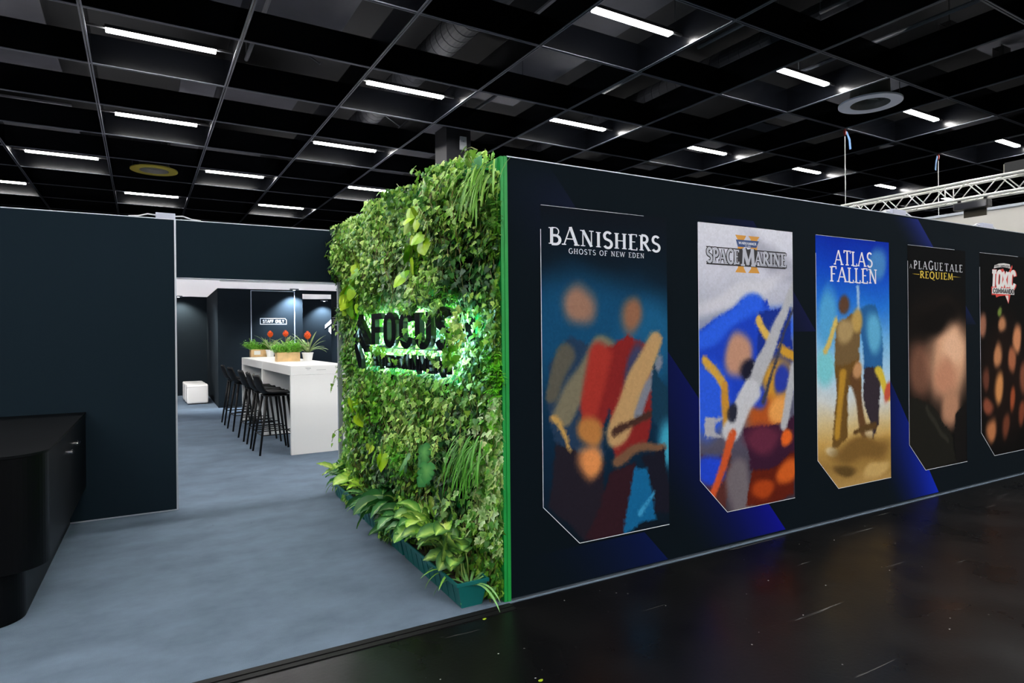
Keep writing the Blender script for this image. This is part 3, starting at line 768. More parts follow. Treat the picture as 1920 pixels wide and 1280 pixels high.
SANS = {
 'A': (.66, [[(.05,0),(.33,1),(.61,0)], [(.15,.28),(.51,.28)]]), 'V': (.66, [[(.05,1),(.33,0),(.61,1)]]), '^': (.66, [[(.05,0),(.33,1),(.61,0)]]),
 'C': (.60, [[(.54,.74)]+arc(.31,.70,.23,.30,15,180,10)+arc(.31,.30,.23,.30,180,345,10)+[(.54,.26)]]),
 'D': (.62, [[(.08,0),(.08,1),(.30,1)]+arc(.30,.68,.25,.32,90,0,8)+arc(.30,.32,.25,.32,0,-90,8)+[(.08,0)]]),
 'E': (.54, [[(.50,1),(.08,1),(.08,0),(.50,0)], [(.08,.5),(.44,.5)]]), 'F': (.52, [[(.50,1),(.08,1),(.08,0)], [(.08,.52),(.42,.52)]]),
 'H': (.62, [[(.08,0),(.08,1)], [(.54,0),(.54,1)], [(.08,.5),(.54,.5)]]), 'I': (.24, [[(.12,0),(.12,1)]]), 'J': (.46, [[(.38,1),(.38,.25)]+arc(.22,.25,.16,.25,0,-170,8)]),
 'L': (.50, [[(.08,1),(.08,0),(.48,0)]]), 'M': (.78, [[(.08,0),(.08,1),(.39,.30),(.70,1),(.70,0)]]), 'N': (.64, [[(.08,0),(.08,1),(.56,0),(.56,1)]]),
 'O': (.62, [arc(.31,.70,.23,.30,0,180,10)+arc(.31,.30,.23,.30,180,360,10)+[(.54,.70)]]), 'P': (.56, [[(.08,0),(.08,1),(.30,1)]+arc(.30,.75,.2,.25,90,-90,8)+[(.08,.5)]]),
 'R': (.58, [[(.08,0),(.08,1),(.30,1)]+arc(.30,.75,.2,.25,90,-90,8)+[(.08,.5)], [(.28,.5),(.52,0)]]),
 'S': (.58, [[(.50,.80)]+arc(.29,.755,.21,.245,20,220,12)+arc(.29,.25,.23,.25,50,-160,12)]),
 'T': (.54, [[(.02,1),(.52,1)], [(.27,1),(.27,0)]]), 'U': (.62, [[(.08,1),(.08,.30)]+arc(.31,.30,.23,.30,180,360,14)+[(.54,1)]]),
 'X': (.62, [[(.06,0),(.56,1)], [(.06,1),(.56,0)]]), 'Y': (.60, [[(.04,1),(.30,.48),(.56,1)], [(.30,.48),(.30,0)]]), "'": (.16, [[(.08,1),(.08,.78)]]), '0': (.6, [arc(.30,.5,.22,.5,0,360,16)]), '4': (.6, [[(.42,0),(.42,1),(.06,.32),(.54,.32)]]), ' ': (.34, []),
}
def ribbon(pts, w):
    """mitred flat ribbon: list of vertices and quads (2-D)"""
    pts = [Vector((p[0], p[1])) for p in pts]
    pts = [p for i, p in enumerate(pts) if i == 0 or (p - pts[i-1]).length > 1e-5]
    closed = (pts[0] - pts[-1]).length < 1e-6 and len(pts) > 3
    if closed: pts = pts[:-1]
    n = len(pts); vs = []; fs = []
    for i, p in enumerate(pts):
        a = pts[i-1] if (i > 0 or closed) else None
        b = pts[(i+1) % n] if (i < n-1 or closed) else None
        d0 = (p - a).normalized() if a is not None else None
        d1 = (b - p).normalized() if b is not None else None
        if d0 is None: nn = Vector((-d1.y, d1.x)); k = 1
        elif d1 is None: nn = Vector((-d0.y, d0.x)); k = 1
        else:
            nn = Vector((-d0.y - d1.y, d0.x + d1.x))
            if nn.length < 1e-4: nn = Vector((-d0.y, d0.x))
            nn.normalize(); k = 1 / max(0.38, nn.dot(Vector((-d0.y, d0.x))))
        vs += [p + nn * (w/2*k), p - nn * (w/2*k)]
    m = n if closed else n - 1
    for i in range(m):
        j = (i + 1) % n; fs.append((2*i, 2*i+1, 2*j+1, 2*j))
    return vs, fs, closed
def glyph2d(ch, serif, thick, thin):
    """-> width, [(verts2d, quads, closed)]"""
    out = []
    if serif:
        w, st, sf = SERIF[ch]
        for k, pts in st: out.append(ribbon(pts, thick if k == 'K' else thin))
        for x, y, h in sf: out.append(ribbon([(x-h-thick*.2, y + (thin*.5 if y < .5 else -thin*.5)), (x+h+thick*.2, y + (thin*.5 if y < .5 else -thin*.5))], thin))
    else:
        w, st = SANS[ch]
        for pts in st: out.append(ribbon(pts, thick))
    return w, out
def text_mesh(s, serif, thick, thin, gap=0.08, sizes=None):
    """whole line as 2-D pieces with x normalised to 0..1 and y in letter heights"""
    x = 0; pieces = []
    for i, ch in enumerate(s):
        sc = sizes[i] if sizes else 1.0
        w, out = glyph2d(ch, serif, thick / (1 if sc == 1 else sc**.5), thin)
        for vs, fs, cl in out: pieces.append(([Vector((v.x*sc + x, v.y*sc)) for v in vs], fs, cl))
        x += w*sc + gap
    x -= gap
    return [([Vector((v.x/x, v.y)) for v in vs], fs, cl) for vs, fs, cl in pieces]
def put(mb, pieces, O, U, V, nrm, depth=0.0):
    O, U, V, nrm = Vector(O), Vector(U), Vector(V), Vector(nrm)
    for k, (vs, fs, cl) in enumerate(pieces):
        P = [O + U*v.x + V*v.y + nrm*(0.00007*(k % 9)) for v in vs]
        if depth <= 0:
            mb.add(P, fs)
        else:
            n = len(P); Q = [p - nrm*depth for p in P]
            ff = list(fs) + [tuple(n+i for i in reversed(f)) for f in fs]
            m = n // 2
            rng_ = range(m) if cl else range(m-1)
            for i in rng_:
                j = (i+1) % m
                ff += [(2*i, 2*j, n+2*j, n+2*i), (2*j+1, 2*i+1, n+2*i+1, n+2*j+1)]
            if not cl: ff += [(0, 1, n+1, n)[::-1], (2*m-2, 2*m-1, n+2*m-1, n+2*m-2)]
            mb.add(P + Q, ff)
def wall_text(name, s, a, b, z, h, m, parent, serif=True, thick=.13, thin=.05, gap=.08, y=-0.0035, slant=0.0, sizes=None, z1=None):
    """line of print on the poster wall from x=a to x=b, baseline z, letter height h (metres)"""
    mb = MB(); pc = text_mesh(s, serif, thick, thin, gap, sizes)
    dz = 0 if z1 is None else z1 - z
    put(mb, pc, (a, y, z), (b - a, 0, dz), (h * slant, 0, h), (0, -1, 0))
    return mb.build(name, m, parent)

# ------------------------------------------------------------------ door outline, staff lettering and marks in the back room
M_ink = mat('white_print', (235, 238, 245), 0.6)
door = thing('staff_door', 'dark door outlined in white with STAFF ONLY lettering at the back of the booth', 'door', (0.46, YB - 0.001, 0.0))
MB().box(-0.44, 0.44, -0.010, 0.0, 0.02, 2.478).build('door_leaf', M_inner, door)
o = MB(); o.box(-0.455, -0.441, -0.013, 0.0, 0.0, 2.49); o.box(0.441, 0.455, -0.013, 0.0, 0.0, 2.49); o.box(-0.455, 0.455, -0.013, 0.0, 2.479, 2.493)
o.build('door_outline', mat('white_outline', (214, 222, 232), 0.5), door)
mb = MB(); put(mb, text_mesh('ST^FF ONLY', False, .2, .2, .14), (-0.215, -0.0125, 1.795), (0.44, 0, 0), (0, 0, 0.058), (0, -1, 0)); mb.build('lettering', M_ink, door)
fr = MB()
put(fr, [ribbon([(-.265, 1.763), (.275, 1.763), (.275, 1.853), (.245, 1.887), (-.265, 1.887), (-.265, 1.763)], .012)], (0, -0.0125, 0), (1, 0, 0), (0, 0, 1), (0, -1, 0)); fr.build('lettering_frame', M_ink, door)
# part of the booth emblem on the recess wall
def poly_xz(mb, pts, y):
    mb.add([(p[0], y, p[1]) for p in pts], [tuple(range(len(pts)))])
e = MB()
q = lambda zx, zy: (lambda p: (p.x, p.z))(on_y(540 + zx/9.14, 510 + zy/9.14, 14.99))
poly_xz(e, [q(632, 968), q(634, 905), q(738, 812), q(830, 905), q(832, 968), q(738, 880)], 14.985)
poly_xz(e, [q(696, 960), q(738, 925), q(738, 1062), q(696, 1015)], 14.985); poly_xz(e, [q(742, 925), q(786, 960), q(786, 1015), q(742, 1062)], 14.985)
tag(e.build('wall_emblem', M_ink), 'white angular emblem printed on the dark recess wall', 'emblem')
s = thing('room_sign', 'small white framed EXIT sign on the dark side wall beside the plants', 'sign', (1.895, 0, 0))
mb = MB(); put(mb, text_mesh('EXIT', False, .2, .2, .14), (0, 12.02, 1.79), (0, -0.36, 0), (0, 0, 0.10), (-1, 0, 0)); mb.build('lettering', M_ink, s)
fr = MB(); put(fr, [ribbon([(12.10, 1.75), (11.58, 1.75), (11.58, 1.93), (12.10, 1.93), (12.10, 1.75)], .014)], (0, 0, 0), (0, 1, 0), (0, 0, 1), (-1, 0, 0)); fr.build('lettering_frame', M_ink, s)
# ------------------------------------------------------------------ posters: plain faceted colour compositions in place of the game artwork
M_art = mat('poster_print', None, 0.85, spec=0.05, attr='Print')
M_line = mat('white_hairline', (226, 230, 238), 0.6)
def smooth01(t): return np.clip(t, 0, 1) ** 2 * (3 - 2 * np.clip(t, 0, 1))
def art_eval(P, base, items, seed):
    u, v = P[:, 0].copy(), P[:, 1].copy()
    u2 = u + 0.018*np.sin(9*v + seed) + 0.012*np.sin(23*u + 17*v + seed)
    v2 = v + 0.009*np.sin(11*u + 2*seed) + 0.005*np.sin(31*v - 12*u)
    ks = [b[0] for b in base]; C = np.stack([np.interp(v2, ks, [b[1][q] for b in base]) for q in range(3)], 1)
    for it in items:
        k = it[0]
        if k == 'e':
            _, cu, cv, ru, rv, ang, col, soft = it
            # v is twice as long as u in metres
            du, dv = (u2 - cu), (v2 - cv) * 2.05
            c, s = math.cos(ang), math.sin(ang)
            a = (du*c + dv*s) / ru; b = (-du*s + dv*c) / (rv * 2.05)
            d = np.sqrt(a*a + b*b); w = smooth01((1 + soft*.5 - d) / max(soft, 1e-3))
        elif k == 'c':
            _, u0, v0, u1, v1, w0, w1, col, soft = it
            ax, ay = u2 - u0, (v2 - v0) * 2.05; bx, by = u1 - u0, (v1 - v0) * 2.05
            t = np.clip((ax*bx + ay*by) / (bx*bx + by*by), 0, 1)
            d = np.hypot(ax - t*bx, ay - t*by) / (w0 + (w1 - w0)*t); w = smooth01((1 + soft*.5 - d) / max(soft, 1e-3))
        else:
            _, pts, col = it
            ins = np.zeros(len(u2), bool); n = len(pts)
            for i in range(n):
                (x0, y0), (x1, y1) = pts[i], pts[i-1]
                cond = ((y0 > v2) != (y1 > v2))
                with np.errstate(divide='ignore', invalid='ignore'): xx = (x1 - x0) * (v2 - y0) / (y1 - y0 + 1e-12) + x0
                ins ^= cond & (u2 < xx)
            w = ins.astype(float)
        C = C * (1 - w[:, None]) + np.array(col, float)[None, :] * w[:, None]
    return C
PZ0, PZ1 = 0.247, 2.25
def poster(x0, x1, label, base, items, seed, line=True, nu=50, nv=100, tint=1.0):
    W = x1 - x0; Hh = PZ1 - PZ0
    t = thing('poster', label, 'poster', (x0, -0.0005, PZ0), 0)
    rng = np.random.RandomState(seed)
    U, V = np.meshgrid(np.arange(nu + 1) / nu, np.arange(nv + 1) / nv)
    ju = rng.uniform(-.33, .33, U.shape) / nu; jv = rng.uniform(-.33, .33, V.shape) / nv
    ju[:, 0] = ju[:, -1] = 0; jv[0] = jv[-1] = 0
    U = U + ju; V = V + jv
    cutu, cutv = 0.262, 1 - 0.125
    tris = []
    idx = lambda a, b: a * (nu + 1) + b
    for a in range(nv):
        for b in range(nu):
            q = (idx(a, b), idx(a+1, b), idx(a+1, b+1), idx(a, b+1))
            tris += ([(q[0], q[1], q[2]), (q[0], q[2], q[3])] if (a + b) % 2 else [(q[0], q[1], q[3]), (q[1], q[2], q[3])])
    Pu, Pv = U.ravel(), V.ravel()
    T = np.array(tris); cu = Pu[T].mean(1); cv = Pv[T].mean(1)
    f = (cu / cutu) + (1 - cv) / (1 - cutv)        # below 1: inside the cut corner
    keep = f > 1.0
    # pull the vertices next to the cut exactly onto it
    fv = (Pu / cutu) + (1 - Pv) / (1 - cutv)
    T = T[keep]; cu = cu[keep]; cv = cv[keep]
    used = np.unique(T); near = used[fv[used] < 1.0]
    for i in near:
        du, dv = cutu, (1 - cutv)
        g = 1.0 - fv[i]; k = g / (1/du**2 + 1/dv**2)
        Pu[i] += k / du; Pv[i] -= k / dv
    Cc = art_eval(np.stack([cu, cv], 1), base, items, seed)
    Cv = art_eval(np.stack([Pu, Pv], 1), base, items, seed)
    vs = []; cs = []; fs = []
    jitter = rng.uniform(0.975, 1.025, len(T))
    for k, tr_ in enumerate(T):
        o = len(vs)
        for i in tr_:
            vs.append((Pu[i] * W, -0.0015, (1 - Pv[i]) * Hh))
            cs.append(lin(np.clip((0.3 * Cc[k] + 0.7 * Cv[i]) * jitter[k] * tint, 0, 255)))
        fs.append((o, o+1, o+2))
    m = MB(); m.add(vs, fs, cs); m.build('artwork', M_art, t, colname='Print')
    r = [ribbon([(0, Hh*.93), (0, Hh*(1-cutv)), (W*cutu, 0), (W, 0)], .0038), ribbon([(0.003, Hh), (W*.8, Hh)], .002)]
    b = MB(); put(b, r, (0, -0.0028, 0), (1, 0, 0), (0, 0, 1), (0, -1, 0)); b.build('border_line', M_line, t)
    return t
def pt(name, s, p, a, b, top, m, **k):
    """a, b: photo points of the baseline's ends; top: photo point of the first letter's top"""
    A, B, T = on_y(*a, 0.0), on_y(*b, 0.0), on_y(*top, 0.0)
    z = (A.z + B.z) / 2
    o = wall_text(name, s, A.x - p.location.x, B.x - p.location.x, z - p.location.z, T.z - A.z, m, p, **k)
    return o
M_title = mat('title_white', (222, 226, 236), 0.6); M_gold = mat('title_gold', (206, 176, 44), 0.6)
M_steel = mat('title_steel', (176, 179, 192), 0.6); M_dark = mat('title_dark', (26, 24, 32), 0.6)
def quadp(parent, name, m, pts, y=-0.003):
    """flat printed polygon given by photo points"""
    P = [on_y(px, py, 0.0) for px, py in pts]
    mb = MB(); mb.add([(p.x - parent.location.x, y, p.z - parent.location.z) for p in P], [tuple(range(len(P)))]); return mb.build(name, m, parent)

# --- first poster
p1 = poster(0.239, 1.212, 'tall dark blue poster titled BANISHERS, nearest to the living wall',
  [(0,(15,20,28)),(.16,(14,28,40)),(.30,(12,42,64)),(.5,(14,54,82)),(.72,(12,38,60)),(1,(14,24,34))],
  [('e',.30,.36,.55,.16,0,(20,72,108),.9), ('e',.84,.40,.25,.14,.3,(26,88,128),.9),
   ('p',[(.06,.47),(.22,.39),(.46,.43),(.46,.74),(.30,.77),(.08,.70)],(36,58,84)),
   ('c',.16,.62,.46,.42,.07,.10,(118,112,92),.5), ('c',.10,.55,.18,.44,.05,.07,(88,86,76),.5),
   ('e',.26,.29,.12,.06,.3,(150,112,94),.9), ('e',.69,.325,.09,.055,0,(142,98,74),.9),
   ('p',[(.46,.42),(.64,.38),(.84,.42),(.90,.60),(.80,.76),(.54,.78),(.52,.60),(.44,.66),(.30,.64),(.38,.52)],(128,36,36)),
   ('c',.44,.44,.36,.60,.09,.06,(160,50,42),.7), ('e',.73,.50,.07,.09,.2,(58,62,94),.6),
   ('c',.90,.40,.58,.68,.06,.09,(182,146,100),.45), ('c',.95,.46,.74,.64,.03,.04,(120,126,140),.5), ('c',.56,.68,.92,.63,.028,.02,(66,44,38),.4),
   ('p',[(.88,.46),(1.0,.54),(1.0,.72),(.88,.66)],(22,56,78)), ('e',1.0,.73,.10,.07,0,(60,160,190),.9),
   ('c',.55,.765,.96,.735,.035,.025,(116,84,62),.6),
   ('p',[(.08,.71),(.46,.76),(.44,.86),(.30,1.0),(.2,.97),(.02,.88)],(34,30,40)), ('p',[(.50,.79),(.72,.79),(.62,1.0),(.30,1.0)],(48,26,34)), ('p',[(.76,.78),(.96,.74),(1.0,.95),(.86,.95)],(26,26,38)),
   ('p',[(.70,.80),(.79,.82),(.88,.98),(.60,1.0)],(20,98,146)), ('c',.72,.96,.86,.88,.02,.01,(60,150,196),.8),
   ('e',.36,.665,.09,.04,.2,(178,118,62),.7), ('e',.35,.76,.09,.055,.4,(222,142,82),.8), ('c',.10,.62,.20,.73,.018,.014,(190,150,84),.5)], 3)
sz = [1, 1.12, 1, .96, 1, 1, 1, 1, 1]
pt('title_lettering', 'BANISHERS', p1, (1028.5, 457), (1237, 471.8), (1028.5, 426), M_title, thick=.15, thin=.055, gap=.10, sizes=sz)
pt('subtitle_lettering', 'GHOSTS OF NEW EDEN', p1, (1065.5, 475.2), (1207, 484), (1065.5, 465.8), M_title, thick=.11, thin=.07, gap=.16)
# --- second poster
p2 = poster(1.494, 2.478, 'tall poster with grey sky and blue and gold colour field titled SPACE MARINE II',
  [(0,(214,216,228)),(.15,(204,206,220)),(.27,(176,180,196)),(.38,(120,130,160)),(1,(60,50,60))],
  [('e',.8,.12,.35,.05,.5,(170,172,188),.9), ('e',.4,.24,.5,.03,-.3,(205,206,216),.9),
   ('p',[(0,.36),(.44,.27),(.72,.245),(.80,.32),(.66,.50),(.30,.64),(0,.62)],(30,66,190)), ('c',.02,.40,.60,.27,.07,.07,(44,96,226),.8), ('e',.84,.35,.22,.07,.2,(48,98,228),.7),
   ('p',[(.62,.30),(1,.27),(1,.62),(.6,.66)],(26,50,140)), ('e',.08,.60,.20,.13,.2,(44,92,222),.6), ('c',.08,.47,.25,.56,.035,.035,(206,160,64),.4), ('c',.25,.56,.24,.70,.035,.03,(196,140,50),.4),
   ('c',.62,.33,.78,.40,.035,.03,(214,176,84),.4), ('c',.86,.43,1.0,.48,.03,.03,(200,150,50),.4),
   ('e',.40,.46,.14,.075,.4,(190,142,118),.7), ('e',.52,.52,.12,.04,0,(28,28,44),.6),
   ('p',[(.02,.66),(.22,.66),(.12,.70),(.22,.74),(.02,.72)],(170,170,178)),
   ('e',.80,.56,.18,.10,.3,(200,146,48),.7), ('e',.86,.55,.08,.06,.2,(40,60,160),.6), ('e',.66,.69,.20,.09,-.3,(176,84,34),.7), ('e',.80,.66,.10,.05,0,(232,160,84),.8), ('e',.55,.60,.12,.05,.2,(40,70,190),.7),
   ('p',[(.42,.72),(1,.70),(1,.88),(.5,.88)],(56,26,48)), ('e',.62,.76,.18,.05,0,(96,40,62),.8),
   ('p',[(0,.78),(.30,.80),(.30,.92),(.26,1.0),(0,.92)],(84,44,40)), ('e',.10,.84,.15,.055,.2,(34,70,206),.5), ('c',.36,.88,.44,1.0,.10,.12,(112,104,110),.8),
   ('p',[(.52,.88),(1,.84),(1,1),(.48,1)],(92,30,18)), ('e',.92,.90,.12,.04,0,(206,94,34),.8), ('e',.66,.94,.12,.03,0,(170,66,24),.8),
   ('c',1.02,.22,.52,.58,.05,.055,(176,178,184),.28), ('c',.52,.58,.30,.72,.085,.10,(196,198,204),.35), ('c',.30,.74,.12,.93,.05,.03,(206,86,44),.35), ('c',1.02,.30,.62,.62,.015,.02,(60,62,78),.5),
   ('c',1.0,.52,.86,.72,.05,.05,(176,178,184),.4), ('e',.90,.775,.07,.035,0,(226,100,36),.5), ('e',.30,.66,.05,.03,0,(40,42,56),.5)], 11)
P2 = lambda zx, zy: (1310 + zx/10.667, 430 + zy/10.667)
M_g2 = mat('numeral_gold', (206, 144, 44), 0.55); M_b2 = mat('banner_blue', (40, 70, 122), 0.6)
for a, b in ((725, 945), (985, 1212)):
    w = b - a
    quadp(p2, 'numeral_bar', M_g2, [P2(a, 105 + (a-725)*.1), P2(a + w*.22, 200), P2(a + w*.25, 760 + (a-725)*.1), P2(a, 855 + (a-725)*.06), P2(b, 870 + (a-725)*.04), P2(b - w*.22, 770), P2(b - w*.2, 215), P2(b, 128 + (a-725)*.1)], -0.0022)
quadp(p2, 'title_shade', M_dark, [P2(770, 395), P2(770, 690), P2(1165, 735), P2(1165, 430)], -0.0026)
quadp(p2, 'title_rule', M_dark, [P2(140, 330), P2(145, 352), P2(1730, 488), P2(1730, 462)], -0.0030); quadp(p2, 'title_rule', M_dark, [P2(148, 664), P2(148, 694), P2(1728, 796), P2(1728, 766)], -0.0030)
quadp(p2, 'banner', M_b2, [P2(735, 200), P2(775, 345), P2(1145, 372), P2(1195, 240)], -0.0032)
wk = dict(thick=.24, thin=.12, gap=.05, serif=True)
pt('banner_lettering', 'WARHAMMER', p2, P2(790, 296), P2(1140, 318), P2(790, 248), mat('banner_print', (206, 212, 224), .6), y=-0.0042, thick=.2, thin=.12, gap=.06)
pt('banner_lettering', '40 000', p2, P2(915, 345), P2(1025, 352), P2(915, 322), M_steel, serif=False, thick=.2, gap=.1, y=-0.0042)
for dx, dz, m_, y_, th, tn in ((3, 4, M_dark, -0.0034, .36, .24), (0, 0, M_steel, -0.0044, .2, .11)):
    wk = dict(thick=th, thin=tn, gap=.07, serif=True)
    pt('title_lettering', 'SPACE', p2, P2(150+dx, 645+dz), P2(800+dx, 682+dz), P2(150+dx, 375+dz), m_, y=y_, **wk)
    pt('title_lettering', 'M', p2, P2(842+dx, 728+dz), P2(1120+dx, 748+dz), P2(842+dx, 372+dz), m_, y=y_, **wk)
    pt('title_lettering', 'ARINE', p2, P2(1112+dx, 708+dz), P2(1735+dx, 745+dz), P2(1112+dx, 452+dz), m_, y=y_, **wk)
# --- third poster
p3 = poster(2.752, 3.740, 'tall bright poster fading from blue to sand titled ATLAS FALLEN',
  [(0,(12,44,160)),(.12,(16,66,186)),(.26,(34,112,208)),(.42,(112,176,222)),(.56,(176,206,226)),(.66,(204,208,206)),(.74,(206,186,140)),(.82,(196,156,84)),(.92,(150,116,58)),(1,(176,140,80))],
  [('e',.84,.09,.12,.07,.5,(70,130,190),.8), ('c',.55,.20,.54,.36,.015,.02,(150,186,220),.7), ('e',.14,.32,.10,.12,.2,(80,160,210),.9), ('e',.10,.52,.13,.07,.4,(120,200,210),.8),
   ('p',[(.58,.30),(.78,.25),(.88,.36),(.86,.56),(.60,.58)],(40,96,150)), ('e',.76,.38,.11,.08,.1,(92,168,206),.7), ('p',[(.60,.54),(.84,.52),(.86,.76),(.76,.82),(.62,.66)],(52,44,52)), ('c',.82,.54,1.0,.66,.05,.03,(206,182,60),.5), ('e',.98,.63,.05,.04,.3,(190,80,60),.6),
   ('e',.36,.26,.08,.035,0,(92,64,46),.6), ('p',[(.24,.34),(.44,.30),(.58,.36),(.54,.52),(.22,.52)],(112,90,58)), ('e',.52,.34,.09,.045,.3,(182,150,84),.6), ('c',.08,.46,.24,.33,.025,.03,(206,180,96),.5), ('e',.36,.37,.10,.05,.2,(168,142,96),.7),
   ('p',[(.22,.50),(.54,.50),(.58,.62),(.42,.60),(.40,.80),(.20,.84),(.24,.62)],(104,76,36)), ('c',.32,.54,.28,.78,.05,.04,(178,134,46),.6), ('c',.48,.56,.64,.80,.055,.04,(96,66,40),.5), ('e',.52,.54,.05,.03,0,(190,140,96),.7),
   ('e',.20,.845,.09,.02,0,(212,196,164),.6), ('e',.70,.80,.06,.018,0,(206,184,146),.6), ('e',.60,.86,.40,.05,0,(120,90,44),.8), ('e',.36,.93,.14,.025,.2,(92,70,36),.7), ('e',.80,.95,.2,.03,-.2,(196,162,100),.7), ('c',.5,.79,.8,.77,.02,.03,(90,66,36),.6)], 7)
P3 = lambda zx, zy: (1530 + zx/13.714, 455 + zy/13.714)
pt('title_lettering', 'ATLAS', p3, P3(455, 565), P3(1440, 625), P3(455, 190), M_title, thick=.125, thin=.075, gap=.05)
pt('title_lettering', 'FALLEN', p3, P3(345, 1000), P3(1562, 1050), P3(345, 612), M_title, thick=.125, thin=.075, gap=.06)
# --- fourth poster
p4 = poster(4.022, 5.003, 'tall near black poster with pale warm oval titled A PLAGUE TALE REQUIEM',
  [(0,(10,11,13)),(.3,(12,11,11)),(1,(11,11,11))],
  [('e',.55,.50,.60,.26,.2,(34,26,22),.9), ('e',.18,.55,.20,.12,.1,(112,76,60),1.0), ('e',.68,.50,.34,.20,.06,(206,156,124),.95), ('e',.74,.46,.18,.08,-.3,(224,178,146),1.0), ('e',.60,.60,.20,.08,.4,(188,132,104),1.0), ('e',.50,.32,.5,.07,-.25,(16,13,12),1.0),
   ('e',.72,.74,.16,.09,.1,(176,128,100),1.0), ('p',[(0,.68),(.40,.70),(.76,.88),(.80,1),(0,1)],(28,27,23)), ('p',[(.80,.78),(1,.70),(1,1),(.80,1)],(20,18,18)), ('c',.30,.72,.66,.90,.03,.02,(44,43,36),.8)], 19)
P4 = lambda zx, zy: (1690 + zx/8.348, 470 + zy/8.348)
M_tg = mat('title_grey', (190, 192, 198), .6)
pt('title_lettering', 'A', p4, P4(122, 270), P4(160, 273), P4(122, 205), M_tg, thick=.13, thin=.06)
pt('title_lettering', 'PLAGUE', p4, P4(186, 278), P4(640, 312), P4(186, 155), M_tg, thick=.13, thin=.06, gap=.2, sizes=[1, 1, 1, 1.12, 1, 1])
pt('title_lettering', 'TALE', p4, P4(672, 316), P4(948, 338), P4(672, 202), M_tg, thick=.13, thin=.06, gap=.2)
pt('subtitle_lettering', 'REQUIEM', p4, P4(284, 424), P4(802, 458), P4(284, 318), M_gold, thick=.14, thin=.07, gap=.14)
quadp(p4, 'title_rule', M_gold, [P4(160, 358), P4(275, 366), P4(275, 374)]); quadp(p4, 'title_rule', M_gold, [P4(805, 402), P4(805, 410), P4(935, 417)])
# --- fifth poster
sp = np.random.RandomState(4)
it5 = [('e',.5,.62,.5,.3,0,(26,16,13),.9)]
for (a, b, r1, r2, c) in [(.06,.36,.08,.055,(150,100,78)),(.46,.35,.08,.04,(176,120,84)),(.40,.285,.05,.02,(110,132,60)),(.36,.50,.08,.06,(184,124,84)),(.66,.53,.07,.06,(160,96,66)),(.36,.67,.09,.075,(198,134,80)),(.10,.62,.06,.06,(96,54,40)),(.64,.73,.06,.06,(150,74,44)),(.12,.75,.10,.035,(130,70,50)),(.20,.87,.10,.06,(176,112,72)),(.50,.87,.08,.06,(104,56,38)),(.78,.42,.08,.07,(196,130,90)),(.90,.62,.08,.08,(120,70,50)),(.84,.80,.08,.06,(120,60,40))]:
    it5.append(('e', a, b, r1, r2, .2, c, .9))
p5 = poster(5.270, 6.256, 'tall black poster with scattered warm spots titled TOXIC COMMANDO, last before the picture edge',
  [(0,(9,10,12)),(.3,(9,9,9)),(1,(9,8,8))], it5, 23)
P5 = P4
M_r5 = mat('splash_red', (206, 44, 30), .6); M_w5 = mat('splash_white', (222, 220, 218), .6)
quadp(p5, 'splash', M_r5, [P5(1545, 290), P5(1590, 280), P5(1640, 400), P5(1728, 225), P5(1735, 255), P5(1690, 420), P5(1720, 560), P5(1700, 700), P5(1672, 832), P5(1620, 700), P5(1530, 710), P5(1480, 730), P5(1470, 690), P5(1410, 690), P5(1405, 560), P5(1520, 560), P5(1575, 430)], -0.0022)
quadp(p5, 'splash_drip', M_w5, [P5(1622, 700), P5(1668, 700), P5(1672, 815)], -0.0026)
quadp(p5, 'ribbon_band', M_w5, [P5(1442, 275), P5(1455, 225), P5(1520, 203), P5(1600, 196), P5(1690, 212), P5(1708, 280), P5(1600, 258), P5(1500, 262)], -0.0028)
pt('ribbon_lettering', "JOHN CARPENTER'S", p5, P5(1456, 256), P5(1698, 262), P5(1456, 222), M_dark, serif=False, thick=.2, gap=.12, y=-0.0036)
for d, m_, y_ in ((-9, M_r5, -0.0028), (0, M_w5, -0.0036)):
    acc = 0.0; tot = sum(SANS[c][0] for c in 'TOXIC')
    for c in 'TOXIC':
        u0, u1 = acc / tot, (acc + SANS[c][0]) / tot; acc += SANS[c][0]
        A = lambda u: P5(1400 - d + 375 * u, 560 - d*.8 + 18 * u)
        pt('title_letter', c, p5, A(u0), A(u1 - .015), P5(1400 - d + 375 * u0, 322 - d*.8 + 10 * u0), m_, serif=False, thick=.27 if d == 0 else .36, gap=0, y=y_, slant=.12)
quadp(p5, 'name_plate', M_w5, [P5(1418, 575), P5(1410, 668), P5(1760, 690), P5(1755, 590)], -0.0040)
pt('subtitle_lettering', 'COMMANDO', p5, P5(1428, 655), P5(1750, 674), P5(1428, 590), M_dark, serif=False, thick=.25, gap=.1, y=-0.0046)
# ------------------------------------------------------------------ living wall
M_green = mat('bright_green_board', (16, 148, 62), 0.5, noise=(2.5, 0.12))
M_gutter = mat('green_gutter', (14, 140, 66), 0.42)
lw = thing('living_wall', 'tall living plant wall of ivy on bright green boards beside the booth entrance', 'plant wall', (0, 0, 0))
MB().box(-0.020, 0.0, 0.0, 3.015, 0.0045, 2.50).build('backing_board', M_green, lw)
MB().box(-0.0285, -0.0203, 0.34, 2.99, 0.12, 2.46).build('planting_felt', mat('dark_planting_felt', (16, 20, 14), 0.95, spec=0.1), lw)  # dark sheet added behind the leaves so the gaps look deeply shaded
e = MB().box(0.0005, 0.0215, -0.004, 0.30, 0.0, 2.502); e.build('edge_board', M_green, lw)
for k, z in enumerate((0.46, 0.87, 1.20, 1.74, 2.08, 2.42)):
    y1 = 2.99; y0 = 0.024 if k == 5 else 0.36
    g = MB(); g.box(-0.128, -0.0205, y0, y1, z, z + 0.006); g.box(-0.128, -0.122, y0, y1, z + 0.006, z + 0.075); g.box(-0.0265, -0.0205, y0, y1, z + 0.006, z + 0.075)
    g.build('planting_gutter', M_gutter, lw)
